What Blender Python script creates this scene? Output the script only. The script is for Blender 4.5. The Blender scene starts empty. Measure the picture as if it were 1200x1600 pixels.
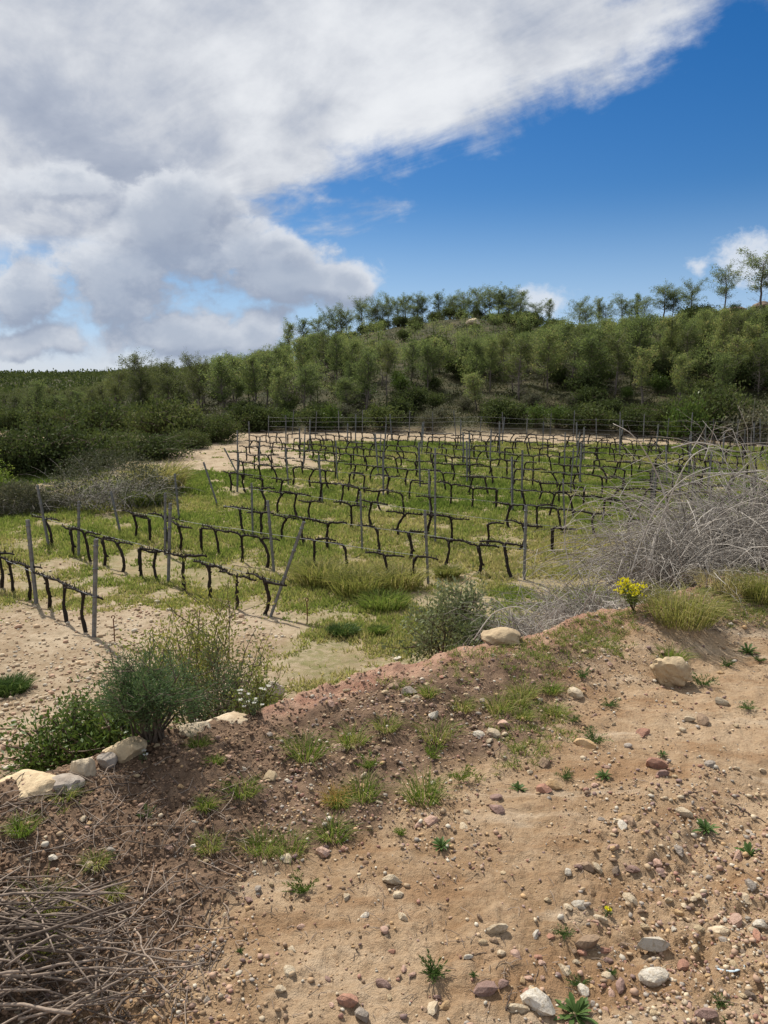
import bpy, math, random, time
import numpy as np
from mathutils import Vector, Matrix
T0 = time.time()
rng = np.random.default_rng(11)
random.seed(5)
C = bpy.context.scene.collection
scn = bpy.context.scene
PI = math.pi

# ------------------------------------------------------------------ camera
PITCH = math.radians(9.2)
FPX = 1202.0                      # focal length in pixels of the 1200x1600 photograph
EYE = 1.6
cd = bpy.data.cameras.new('camera'); cam = bpy.data.objects.new('camera', cd); C.objects.link(cam)
cd.sensor_fit = 'VERTICAL'; cd.sensor_height = 36.0; cd.sensor_width = 27.0
cd.lens = 36.0 * FPX / 1600.0
cd.clip_start = 0.05; cd.clip_end = 8000
cam.location = (0, 0, EYE)
cam.rotation_euler = (PI / 2 - PITCH, 0, 0)
scn.camera = cam

# ------------------------------------------------------------------ light
SUN_EL = math.radians(52); SUN_AZ = math.radians(-32)      # azimuth from +Y, negative to the left
sd = bpy.data.lights.new('sun', 'SUN'); sun = bpy.data.objects.new('sun', sd); C.objects.link(sun)
sd.energy = 5.0; sd.angle = math.radians(1.5); sd.color = (1.0, 0.94, 0.84)
sdir = Vector((math.sin(SUN_AZ) * math.cos(SUN_EL), math.cos(SUN_AZ) * math.cos(SUN_EL), math.sin(SUN_EL)))
sun.rotation_euler = (-sdir).to_track_quat('-Z', 'Y').to_euler()
sun.location = (0, 0, 60)
scn.view_settings.view_transform = 'Standard'
try: scn.view_settings.look = 'None'
except Exception: pass
scn.view_settings.gamma = 1.0; scn.view_settings.exposure = 0.32; scn.view_settings.use_curve_mapping = False
try:
    scn.cycles.max_bounces = 5; scn.cycles.diffuse_bounces = 3; scn.cycles.transparent_max_bounces = 4
except Exception: pass

W = bpy.data.worlds.new('World'); scn.world = W; W.use_nodes = True
nt = W.node_tree; nt.nodes.clear()
class NT:
    """small node-tree writer"""
    def __init__(s, nt): s.nt = nt
    def n(s, typ, **kw):
        nd = s.nt.nodes.new(typ)
        for k, v in kw.items(): setattr(nd, k, v)
        return nd
    def put(s, sock, v):
        if isinstance(v, bpy.types.NodeSocket): s.nt.links.new(v, sock)
        elif v is not None:
            if isinstance(v, (tuple, list)) and len(v) == 3 and getattr(sock, 'type', '') == 'RGBA': v = (*v, 1)
            sock.default_value = v
    def m(s, op, a, b=None, c=None, clamp=False):
        nd = s.n('ShaderNodeMath', operation=op, use_clamp=clamp)
        s.put(nd.inputs[0], a)
        if b is not None: s.put(nd.inputs[1], b)
        if c is not None: s.put(nd.inputs[2], c)
        return nd.outputs[0]
    def step(s, x, lo, hi):
        nd = s.n('ShaderNodeMapRange', interpolation_type='SMOOTHSTEP')
        s.put(nd.inputs['Value'], x); nd.inputs['From Min'].default_value = lo; nd.inputs['From Max'].default_value = hi
        return nd.outputs[0]
    def mix(s, f, a, b, mode='MIX'):
        nd = s.n('ShaderNodeMix', data_type='RGBA', blend_type=mode)
        s.put(nd.inputs[0], f); s.put(nd.inputs[6], a); s.put(nd.inputs[7], b)
        return nd.outputs[2]
    def noise(s, vec, scale, detail=4, rough=.5, dist=0.0, out=0, typ=None, lac=2.0):
        nd = s.n('ShaderNodeTexNoise')
        if typ: nd.noise_type = typ
        if vec is not None: s.put(nd.inputs['Vector'], vec)
        nd.inputs['Scale'].default_value = scale; nd.inputs['Detail'].default_value = detail
        nd.inputs['Roughness'].default_value = rough; nd.inputs['Distortion'].default_value = dist
        nd.inputs['Lacunarity'].default_value = lac
        return nd.outputs[out]
    def comb(s, x, y, z):
        nd = s.n('ShaderNodeCombineXYZ'); s.put(nd.inputs[0], x); s.put(nd.inputs[1], y); s.put(nd.inputs[2], z); return nd.outputs[0]
    def ramp(s, fac, stops, interp='LINEAR'):
        nd = s.n('ShaderNodeValToRGB'); nd.color_ramp.interpolation = interp
        el = nd.color_ramp.elements
        while len(el) < len(stops): el.new(1.0)
        for e, (p, c) in zip(el, stops): e.position = p; e.color = (*c, 1)
        s.put(nd.inputs[0], fac); return nd.outputs[0]

def build_sky():
    N = NT(nt)
    sky = N.n('ShaderNodeTexSky'); sky.sky_type = 'NISHITA'; sky.sun_disc = False
    sky.sun_elevation = SUN_EL; sky.sun_rotation = SUN_AZ; sky.altitude = 300; sky.air_density = 1.0; sky.dust_density = 0.3; sky.ozone_density = 3.0
    hsv = N.n('ShaderNodeHueSaturation'); hsv.inputs['Hue'].default_value = .507; hsv.inputs['Saturation'].default_value = 1.42; hsv.inputs['Value'].default_value = .84
    N.put(hsv.inputs['Color'], sky.outputs[0])
    tc = N.n('ShaderNodeTexCoord'); sep = N.n('ShaderNodeSeparateXYZ'); N.put(sep.inputs[0], tc.outputs['Generated'])
    x, y, z = sep.outputs
    # high cloud deck: seen as a flat layer overhead
    zz = N.m('MAXIMUM', z, .03)
    px = N.m('DIVIDE', x, zz); py = N.m('DIVIDE', y, zz)
    pv = N.comb(px, py, 0)
    dv = N.comb(x, y, N.m('MULTIPLY', z, 1.5))
    wl = N.noise(pv, .55, 5, .55, .35)                   # large ragged edge
    wf = N.noise(dv, 9.0, 9, .62, .25)
    edge = N.m('SUBTRACT', 2.42, N.m('ADD', px, N.m('MULTIPLY', py, .55)))
    ed = N.m('ADD', edge, N.m('MULTIPLY', N.m('SUBTRACT', wl, .5), 2.4))
    ed = N.m('ADD', ed, N.m('MULTIPLY', N.m('SUBTRACT', wf, .5), 1.9))
    al = N.m('ADD', N.m('MULTIPLY', px, -.48), N.m('MULTIPLY', py, .87)); ac = N.m('ADD', N.m('MULTIPLY', px, .87), N.m('MULTIPLY', py, .48))
    d3 = N.noise(N.comb(N.m('MULTIPLY', al, .40), ac, 0), 1.9, 9, .60, .45)
    ed = N.m('ADD', ed, N.m('MULTIPLY', N.m('SUBTRACT', d3, .5), 1.5))
    deckA = N.step(ed, -.10, .75)
    lo = N.m('SUBTRACT', 5.9, N.m('SUBTRACT', py, N.m('MULTIPLY', N.m('SUBTRACT', wl, .5), 3.0)))
    deck = N.m('MULTIPLY', deckA, N.step(lo, -.5, .8))
    # deck shading, broad soft greys with brighter streaks
    sv = N.n('ShaderNodeMapping'); N.put(sv.inputs[0], pv); sv.inputs['Scale'].default_value = (1.0, .8, 1); sv.inputs['Rotation'].default_value = (0, 0, .5)
    d1 = N.noise(dv, 3.2, 7, .55, .25); d2 = N.noise(dv, 10.0, 8, .58, .3)
    dm = N.m('ADD', N.m('ADD', N.m('MULTIPLY', d1, .46), N.m('MULTIPLY', d2, .22)), N.m('MULTIPLY', d3, .32))
    dm = N.m('ADD', dm, N.m('MULTIPLY', N.step(py, 5.5, 2.2), .03))
    dcol = N.ramp(N.step(dm, .33, .66), [(0, (3.3, 3.8, 4.9)), (.35, (4.6, 5.05, 6.0)), (.62, (6.3, 6.6, 7.2)), (1, (8.7, 8.9, 9.2))])
    # low cumulus to the north-west, in plain direction ratios
    yy = N.m('MAXIMUM', y, .12)
    a = N.m('DIVIDE', x, yy); e = N.m('DIVIDE', z, yy)
    front = N.step(y, .12, .3)
    av = N.comb(a, N.m('MULTIPLY', e, 1.25), 0)
    warp = N.noise(av, 5.0, 4, .55, out=1)
    wsep = N.n('ShaderNodeSeparateXYZ'); N.put(wsep.inputs[0], warp)
    def puffs(da, de, lst, amp=2.1):
        aa = N.m('ADD', a, da); ee = N.m('ADD', e, de)
        aw = N.m('ADD', aa, N.m('MULTIPLY', N.m('SUBTRACT', wsep.outputs[0], .5), .10))
        ew = N.m('ADD', ee, N.m('MULTIPLY', N.m('SUBTRACT', wsep.outputs[1], .5), .07))
        best = None
        for (a0, e0, ra, re, w) in lst:
            u = N.m('DIVIDE', N.m('SUBTRACT', aw, a0), ra); v = N.m('DIVIDE', N.m('SUBTRACT', ew, e0), re)
            g = N.m('SUBTRACT', w, N.m('SQRT', N.m('ADD', N.m('MULTIPLY', u, u), N.m('MULTIPLY', v, v))))
            best = g if best is None else N.m('SMOOTH_MAX', best, g, .15)
        vec = N.comb(aa, N.m('MULTIPLY', ee, 1.3), 3.7)
        nz = N.noise(vec, 8.5, 10, .60, .2)
        n2_ = N.noise(vec, 31.0, 6, .6, .3)
        return N.m('ADD', N.m('ADD', best, N.m('MULTIPLY', N.m('SUBTRACT', nz, .5), amp)), N.m('MULTIPLY', N.m('SUBTRACT', n2_, .5), .75))
    def P(pxl, pyl, rx, ry, w=1.0):      # photograph pixel -> direction ratios
        u = (pxl - 600) / FPX; v = (pyl - 800) / FPX
        dy = math.cos(PITCH) - v * math.sin(PITCH); dz = -math.sin(PITCH) - v * math.cos(PITCH)
        return (u / dy, dz / dy, rx / FPX * 1.05, ry / FPX * 1.05, w)
    grey = [P(240, 345, 120, 62), P(340, 405, 120, 55), P(440, 440, 120, 45), P(545, 440, 75, 34, .9), P(30, 460, 95, 66), P(185, 450, 115, 84, 1.1), P(290, 522, 170, 46, 1.1), P(60, 530, 120, 36, .9),
            P(413, 512, 52, 44, 1.05), P(-120, 470, 160, 60), P(-330, 500, 170, 60), P(110, 300, 120, 40, .85), P(440, 392, 50, 26, .8)]
    small = [P(858, 470, 40, 18, 1.45), P(1092, 410, 22, 14, 1.3), P(1175, 400, 50, 30, 1.4), P(1300, 440, 100, 40), P(1560, 470, 150, 40)]
    allp = grey + small
    dn = puffs(0, 0, allp); ds = puffs(-.012, .030, allp)
    fine_ = N.noise(N.comb(a, N.m('MULTIPLY', e, 1.3), 1.3), 75.0, 6, .62, .3)
    dsm = N.m('ADD', dn, N.m('MULTIPLY', N.m('SUBTRACT', fine_, .5), 1.3))
    isr = N.step(a, .05, .15)
    msk = N.m('ADD', N.m('MULTIPLY', N.step(dn, -.05, .42), N.m('SUBTRACT', 1.0, isr)), N.m('MULTIPLY', N.m('MULTIPLY', N.step(dsm, .05, 1.05), .92), isr))
    mask = N.m('MULTIPLY', msk, front)
    lit = N.step(N.m('SUBTRACT', dn, ds), -.40, .75)
    thick = N.step(dn, .15, 1.0)
    cl = N.mix(lit, (3.2, 3.75, 4.9), (7.7, 8.0, 8.5))
    cl = N.mix(N.m('MULTIPLY', thick, .84), cl, (3.9, 4.5, 5.6))
    cl = N.mix(N.step(a, .05, .2), cl, (7.2, 7.7, 8.5))
    # pale bank close to the horizon on the left
    hb = N.m('MULTIPLY', N.step(N.m('ADD', e, N.m('MULTIPLY', N.m('SUBTRACT', N.noise(av, 6, 6, .6), .5), .08)), .085, .03), N.step(a, .0, -.35))
    blue = N.mix(N.m('MULTIPLY', N.step(z, .24, -.02), .92), hsv.outputs[0], (4.7, 6.5, 9.4))
    c0 = N.mix(N.m('MULTIPLY', deck, .985), blue, dcol)
    c0 = N.mix(N.m('MULTIPLY', N.m('MULTIPLY', hb, front), .8), c0, (7.1, 7.4, 7.7))
    c1 = N.mix(N.m('MULTIPLY', mask, .96), c0, cl)
    bg = N.n('ShaderNodeBackground'); N.put(bg.inputs[0], c1); bg.inputs[1].default_value = 0.079
    out = N.n('ShaderNodeOutputWorld'); N.nt.links.new(bg.outputs[0], out.inputs[0])
build_sky()

# ------------------------------------------------------------------ noise and terrain
def _h(ix, iy, seed):
    h = (ix.astype(np.int64) * 374761393 + iy.astype(np.int64) * 668265263 + seed * 1442695041) & 0xFFFFFFFF
    h = ((h ^ (h >> 13)) * 1274126177) & 0xFFFFFFFF
    h = ((h ^ (h >> 15)) * 2246822519) & 0xFFFFFFFF
    return ((h ^ (h >> 16)) & 0xFFFFFF) / 8388607.5 - 1.0
def vn(x, y, seed=0):
    fx = np.floor(x); fy = np.floor(y); tx = x - fx; ty = y - fy
    tx = tx * tx * tx * (tx * (tx * 6 - 15) + 10); ty = ty * ty * ty * (ty * (ty * 6 - 15) + 10)
    a = _h(fx, fy, seed); b = _h(fx + 1, fy, seed); c = _h(fx, fy + 1, seed); d = _h(fx + 1, fy + 1, seed)
    return (a * (1 - tx) + b * tx) * (1 - ty) + (c * (1 - tx) + d * tx) * ty
def fbm(x, y, o=4, seed=0, g=.5):
    s = 0; a = 1.0; t = 0
    for i in range(o):
        s = s + a * vn(x, y, seed + i * 17); t += a; a *= g
        x, y = x * 1.62 + y * 1.18 + 3.1, -x * 1.18 + y * 1.62 + 7.7
    return s / t
def sstep(x, a, b):
    t = np.clip((x - a) / (b - a), 0, 1); return t * t * (3 - 2 * t)
CRX = [-30, -6, -1.37, -1.05, -.52, 0, .82, 1.67, 2.68, 5, 9, 30]
CRY = [-20.3, -.5, 2.50, 2.92, 3.45, 3.93, 4.36, 4.90, 5.50, 7.0, 9.8, 25]
TOX = [-30, -6, -2, -.57, -.2, .39, .93, 2.35, 5, 9, 30]
TOY = [-24, -4.6, .2, 1.72, 2.22, 2.9, 3.5, 4.5, 6.0, 8.6, 22.6]
BW = [-600, 0, 300, 600, 900, 1200, 1800]
BD = [60, 60, 60, 58, 55, 51, 46]
RX_ = [-600, 0, 150, 300, 400, 450, 520, 600, 700, 800, 900, 1000, 1100, 1200, 1800]
RE = [640, 636, 632, 610, 588, 572, 540, 518, 504, 508, 520, 514, 500, 490, 480]
RR = [140, 140, 135, 130, 130, 130, 130, 130, 125, 116, 106, 98, 90, 84, 80]
def crest(x): return np.interp(x, CRX, CRY) + .10 * vn(x * 1.7, x * 0 + .5, 401) + .05 * vn(x * 5.1, x * 0 + .5, 402)
def toe(x, y):
    return np.interp(x, TOX, TOY) + .42 * fbm(x * 1.6 + 5, y * 1.6, 4, 403)
def zv(x, y):
    return -2.85 + 1.0 * np.clip((y - 17) / 35, 0, 1.05)
def H(x, y, fine=True):
    x = np.asarray(x, float); y = np.asarray(y, float)
    r = np.hypot(x, y)
    yc = crest(x); yt = toe(x, y)
    hb = np.interp(x, [-2, -.5, .8, 2.5], [.25, .17, .15, .24])
    hb = hb + .05 * fbm(x * 1.3, y * 1.3, 3, 5)
    t = np.clip((y - yt) / (yc - yt), 0, 1)
    berm = hb * (.35 * t + .65 * t * t * (3 - 2 * t))
    q = x * .69 - y * .72                                   # across the track
    trk = .025 * fbm(x * .7, y * .7, 3, 9) - .045 * np.exp(-((q + .95 + .06 * vn(x * .8, y * .8, 3)) / .16) ** 2) - .022 * np.exp(-((q - .35) / .2) ** 2)
    near = np.where(y < yt, trk, berm + trk * (1 - t))
    s = (y - yc) * .82
    bank = hb - .62 * s - .12 * np.minimum(s, .6)
    vy = zv(x, y) + .06 * fbm(x * .35, y * .35, 3, 21)
    k = .25
    hh = np.clip(.5 + .5 * (vy - bank) / k, 0, 1)
    low = bank * (1 - hh) + vy * hh + k * hh * (1 - hh)
    z = np.where(s > 0, low, near)
    # wooded hill behind the vineyard
    d = np.maximum(y, 1.0); a = 600 + FPX * np.clip(x / d, -1.5, 1.5)
    B = np.interp(a, BW, BD); R = np.interp(a, RX_, RR); E = np.interp(a, RX_, RE)
    zb = zv(x, B); zr = EYE + (605 - E) / FPX * R
    th = np.clip((d - B) / (R - B), 0, 1)
    zh = zb + (zr - zb) * (1 - (1 - th) ** 1.35) - .10 * np.clip(d - R, 0, 120)
    zh = zh + sstep(d, B + 2, B + 20) * (.7 * fbm(x * .09, y * .09, 3, 31) + .3 * fbm(x * .4, y * .4, 2, 41))
    w = sstep(y, 42, 50) * (d > B)
    z = np.where((d > B) & (y > 40), zh, z)
    # distant ridge on the left
    far = sstep(y, 330, 720) * sstep(a, 900, 250) * (31 + 7 * fbm(x * .004, y * .004, 3, 51)) + sstep(y, 200, 330) * -4
    z = np.where(y > 160, np.maximum(z, -14) + far, z)
    if fine:
        fade = np.clip(1.25 - r / 9, 0, 1)
        bm = np.clip(t * 2.2, 0, 1) * (s < 0) + (s >= 0) * np.clip(1 - s, 0, 1)
        n1 = fbm(x * 5, y * 5, 3, 61); n2 = fbm(x * 17, y * 17, 3, 71); n3 = vn(x * 60, y * 60, 81)
        rid = np.abs(fbm(x * 3.3 + .4 * n1, y * 3.3, 3, 91))
        pit = np.clip(fbm(x * 7 + .5 * n2, y * 7, 3, 95) - .18, 0, 1)
        patch = sstep(fbm(x * .9, y * .9, 2, 99), -.25, .35)
        n4 = np.abs(fbm(x * 26 + n1, y * 26, 2, 105))
        tr = .013 * n1 + .008 * n2 + .003 * n3 - patch * (.05 * pit + .012 * np.clip(.3 - n4, 0, .3) / .3) + .018 * np.clip(.25 - rid, 0, .25) * 2 + .006 * np.clip(np.abs(n2) - .3, 0, 1)
        cr = fbm(x * 5.5 + .5 * n2, y * 5.5 + .5 * n1, 4, 111); cr2 = fbm(x * 15, y * 15, 3, 121)
        tr = tr + .013 * sstep(cr, -.03, .05) * (.35 + .65 * patch) + .006 * sstep(cr2, .02, .12)
        be = .036 * n1 + .024 * n2 + .009 * n3
        z = z + fade * (tr * (1 - bm) + be * bm)
        vf = (s > 2) * np.clip(1 - r / 60, 0, 1)
        z = z + vf * .03 * fbm(x * 1.7, y * 1.7, 3, 101)
    return z
def H1(x, y, fine=False): return float(H(np.array([x]), np.array([y]), fine)[0])
def ray(px, py):
    u = (px - 600) / FPX; v = (py - 800) / FPX
    return np.array([u, math.cos(PITCH) - v * math.sin(PITCH), -math.sin(PITCH) - v * math.cos(PITCH)])
_ts = np.exp(np.linspace(math.log(1.2), math.log(400), 1500))
def at(px, py, tmin=0):
    """ground point seen at a pixel of the photograph (first hit along the sight line)"""
    d = ray(px, py); t = _ts[_ts > tmin]
    zz = EYE + t * d[2]; g = H(t * d[0], t * d[1], False)
    i = np.argmax(zz < g)
    if not (zz < g).any(): i = len(t) - 1
    if i > 0:
        a0 = zz[i - 1] - g[i - 1]; a1 = g[i] - zz[i]; tt = t[i - 1] + (t[i] - t[i - 1]) * a0 / (a0 + a1 + 1e-9)
    else: tt = t[i]
    return tt * d[0], tt * d[1]
def size(px, x, y):               # metres across for a width in photograph pixels at a ground point
    return px / FPX * math.hypot(math.hypot(x, y), EYE)

# ------------------------------------------------------------------ mesh helpers
def mesh(name, V, FS, mats, attrs=None, smooth=False, midx=None):
    me = bpy.data.meshes.new(name)
    V = np.asarray(V, np.float32).reshape(-1, 3)
    FS = [np.asarray(f, np.int32) for f in FS if len(f)]
    me.vertices.add(len(V)); me.vertices.foreach_set('co', V.ravel())
    tot = np.concatenate([np.full(len(f), f.shape[1], np.int32) for f in FS])
    lv = np.concatenate([f.ravel() for f in FS])
    me.loops.add(len(lv)); me.loops.foreach_set('vertex_index', lv)
    me.polygons.add(len(tot)); st = np.concatenate([[0], np.cumsum(tot)[:-1]]).astype(np.int32)
    me.polygons.foreach_set('loop_start', st)
    try: me.polygons.foreach_set('loop_total', tot)
    except Exception: pass
    if smooth: me.polygons.foreach_set('use_smooth', np.ones(len(tot), bool))
    for m in (mats if isinstance(mats, (list, tuple)) else [mats]): me.materials.append(m)
    if midx is not None: me.polygons.foreach_set('material_index', np.asarray(midx, np.int32))
    for k, (typ, arr) in (attrs or {}).items():
        at_ = me.attributes.new(k, typ, 'POINT')
        at_.data.foreach_set('value' if typ == 'FLOAT' else 'color', np.asarray(arr, np.float32).ravel())
    me.update(calc_edges=True)
    return me
class MB:
    def __init__(s): s.V = []; s.Q = []; s.T = []; s.A = []; s.n = 0
    def add(s, V, Q=None, T=None, tint=.5):
        V = np.asarray(V, float); s.V.append(V)
        if Q is not None and len(Q): s.Q.append(np.asarray(Q) + s.n)
        if T is not None and len(T): s.T.append(np.asarray(T) + s.n)
        s.A.append(np.broadcast_to(np.asarray(tint, float), (len(V),))); s.n += len(V)
    def tube(s, P, R, k=5, tint=.5, cap=True):
        P = np.asarray(P, float); n = len(P); R = np.broadcast_to(np.asarray(R, float), (n,))
        Tn = np.gradient(P, axis=0); Tn /= np.linalg.norm(Tn, axis=1)[:, None] + 1e-9
        m = np.abs(Tn.mean(0)); ref = np.eye(3)[np.argmin(m)]
        U = np.cross(Tn, ref); U /= np.linalg.norm(U, axis=1)[:, None] + 1e-9; Wv = np.cross(Tn, U)
        an = np.arange(k) * 2 * PI / k
        V = P[:, None, :] + R[:, None, None] * (np.cos(an)[None, :, None] * U[:, None, :] + np.sin(an)[None, :, None] * Wv[:, None, :])
        i = np.arange(n - 1)[:, None] * k; j = np.arange(k)[None, :]; j2 = (j + 1) % k
        Q = np.stack([i + j, i + j2, i + k + j2, i + k + j], -1).reshape(-1, 4)
        T = []
        if cap:
            for q in range(1, k - 1): T.append((0, q + 1, q)); T.append(((n - 1) * k, (n - 1) * k + q, (n - 1) * k + q + 1))
        s.add(V.reshape(-1, 3), Q, np.array(T).reshape(-1, 3), tint)
    def leaves(s, P, D, L, Wd, tint, fold=.25):
        """diamond leaves: base points P, directions D, lengths L, widths Wd"""
        n = len(P); D = D / (np.linalg.norm(D, axis=1)[:, None] + 1e-9)
        rv = rng.normal(size=(n, 3)); S = np.cross(D, rv); S /= np.linalg.norm(S, axis=1)[:, None] + 1e-9
        Nn = np.cross(S, D); L = np.broadcast_to(L, (n,))[:, None]; Wd = np.broadcast_to(Wd, (n,))[:, None]
        V = np.stack([P, P + D * L * .5 + S * Wd * .5 + Nn * Wd * fold, P + D * L, P + D * L * .5 - S * Wd * .5 + Nn * Wd * fold], 1).reshape(-1, 3)
        i = np.arange(n) * 4
        s.add(V, np.stack([i, i + 1, i + 2, i + 3], 1), None, np.repeat(np.broadcast_to(tint, (n,)), 4))
    def blades(s, P, D, L, Wd, tint, bend=.4):
        """grass blades: three-segment strips that bend over"""
        n = len(P); D = D / (np.linalg.norm(D, axis=1)[:, None] + 1e-9)
        S = np.cross(D, rng.normal(size=(n, 3))); S /= np.linalg.norm(S, axis=1)[:, None] + 1e-9
        out = D.copy(); out[:, 2] = 0; out /= np.linalg.norm(out, axis=1)[:, None] + 1e-9
        L = np.broadcast_to(L, (n,))[:, None]; Wd = np.broadcast_to(Wd, (n,))[:, None]; bend = np.broadcast_to(bend, (n,))[:, None]
        M = P + D * L * .55
        Tp = P + D * L * .85 + out * L * bend * .6 - np.array([0, 0, 1]) * L * bend * .25
        V = np.stack([P - S * Wd * .5, P + S * Wd * .5, M + S * Wd * .4, M - S * Wd * .4, Tp], 1).reshape(-1, 3)
        i = np.arange(n) * 5
        s.add(V, np.stack([i, i + 1, i + 2, i + 3], 1), np.stack([i + 3, i + 2, i + 4], 1), np.repeat(np.broadcast_to(tint, (n,)), 5))
    def mesh(s, name, mats, smooth=False):
        V = np.concatenate(s.V); FS = []
        if s.Q: FS.append(np.concatenate(s.Q))
        if s.T: FS.append(np.concatenate(s.T))
        return mesh(name, V, FS, mats, {'tint': ('FLOAT', np.concatenate(s.A))}, smooth)
def ob(name, me, parent=None, loc=None, rotz=0, scale=None):
    o = bpy.data.objects.new(name, me); C.objects.link(o)
    if parent: o.parent = parent
    if loc is not None: o.location = loc
    if rotz: o.rotation_euler = (0, 0, rotz)
    if scale is not None: o.scale = (scale,) * 3 if np.isscalar(scale) else scale
    return o
def tag(o, label=None, cat=None, group=None, kind=None):
    if label: o['label'] = label
    if cat: o['category'] = cat
    if group: o['group'] = group
    if kind: o['kind'] = kind
    return o
def copy_thing(src, loc, rotz=0, scale=1, tilt=None):
    r = src.copy(); C.objects.link(r); r.location = loc
    r.rotation_euler = (tilt[0], tilt[1], rotz) if tilt else (0, 0, rotz)
    r.scale = (scale,) * 3 if np.isscalar(scale) else scale
    for ch in src.children:
        c = ch.copy(); C.objects.link(c); c.parent = r
    return r
def ordinal(n):
    w = ['first', 'second', 'third', 'fourth', 'fifth', 'sixth', 'seventh', 'eighth', 'ninth', 'tenth', 'eleventh', 'twelfth', 'thirteenth', 'fourteenth',
         'fifteenth', 'sixteenth', 'seventeenth', 'eighteenth', 'nineteenth', 'twentieth', 'twenty-first', 'twenty-second', 'twenty-third', 'twenty-fourth', 'twenty-fifth']
    return w[n - 1]

# ------------------------------------------------------------------ materials
def mat(name):
    m = bpy.data.materials.new(name); m.use_nodes = True
    t = m.node_tree; b = t.nodes['Principled BSDF']; b.inputs['Specular IOR Level'].default_value = .25
    return m, NT(t), b
def leaf_mat(name, stops, trans=.35, rough=.6, var=.0):
    """foliage: colour from each leaf's own tint, some light passing through"""
    m = bpy.data.materials.new(name); m.use_nodes = True; t = m.node_tree; t.nodes.clear(); N = NT(t)
    at_ = N.n('ShaderNodeAttribute', attribute_name='tint')
    f = at_.outputs['Fac']
    if var:
        oi = N.n('ShaderNodeObjectInfo')
        f = N.m('ADD', f, N.m('MULTIPLY', N.m('SUBTRACT', oi.outputs['Random'], .5), var), clamp=True)
    col = N.ramp(f, stops)
    b = N.n('ShaderNodeBsdfPrincipled'); N.put(b.inputs['Base Color'], col); b.inputs['Roughness'].default_value = rough; b.inputs['Specular IOR Level'].default_value = .1
    tr = N.n('ShaderNodeBsdfTranslucent'); N.put(tr.inputs[0], N.mix(.6, col, (1.0, 1.0, .55), 'MULTIPLY'))
    mx = N.n('ShaderNodeMixShader'); mx.inputs[0].default_value = trans
    t.links.new(b.outputs[0], mx.inputs[1]); t.links.new(tr.outputs[0], mx.inputs[2])
    o = N.n('ShaderNodeOutputMaterial'); t.links.new(mx.outputs[0], o.inputs[0])
    return m
def bark_mat(name, c1, c2, scale=30, rough=.85):
    m, N, b = mat(name)
    tc = N.n('ShaderNodeTexCoord'); mp = N.n('ShaderNodeMapping'); mp.inputs['Scale'].default_value = (1, 1, .3); N.put(mp.inputs[0], tc.outputs['Object'])
    at_ = N.n('ShaderNodeAttribute', attribute_name='tint')
    nz = N.noise(mp.outputs[0], scale, 5, .6)
    f = N.m('ADD', N.m('MULTIPLY', nz, .7), N.m('MULTIPLY', N.m('SUBTRACT', at_.outputs['Fac'], .2), .5), clamp=True)
    N.put(b.inputs['Base Color'], N.mix(N.step(f, .25, .8), c1, c2)); b.inputs['Roughness'].default_value = rough
    bp = N.n('ShaderNodeBump'); bp.inputs['Strength'].default_value = .6; bp.inputs['Distance'].default_value = .01; N.put(bp.inputs['Height'], nz); N.put(b.inputs['Normal'], bp.outputs[0])
    return m
def stone_mat(name, c1, c2, c3=None):
    m, N, b = mat(name)
    tc = N.n('ShaderNodeTexCoord'); oi = N.n('ShaderNodeObjectInfo')
    v = N.n('ShaderNodeVectorMath', operation='ADD'); N.put(v.inputs[0], tc.outputs['Object']); N.put(v.inputs[1], N.comb(N.m('MULTIPLY', oi.outputs['Random'], 37.0), 0, 0))
    nz = N.noise(v.outputs[0], 2.2, 6, .62, .4); n2 = N.noise(v.outputs[0], 7, 6, .72)
    col = N.mix(N.step(nz, .35, .66), c1, c2)
    if c3: col = N.mix(N.m('MULTIPLY', N.step(n2, .48, .62), .9), col, c3)
    br = N.m('ADD', .82, N.m('MULTIPLY', oi.outputs['Random'], .36))
    sc = N.n('ShaderNodeVectorMath', operation='SCALE'); N.put(sc.inputs[0], col); N.put(sc.inputs['Scale'], br)
    N.put(b.inputs['Base Color'], sc.outputs[0]); b.inputs['Roughness'].default_value = .85
    bp = N.n('ShaderNodeBump'); bp.inputs['Strength'].default_value = .5; bp.inputs['Distance'].default_value = .08
    N.put(bp.inputs['Height'], N.m('ADD', N.m('MULTIPLY', nz, .6), N.m('MULTIPLY', n2, .5))); N.put(b.inputs['Normal'], bp.outputs[0])
    return m
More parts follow.
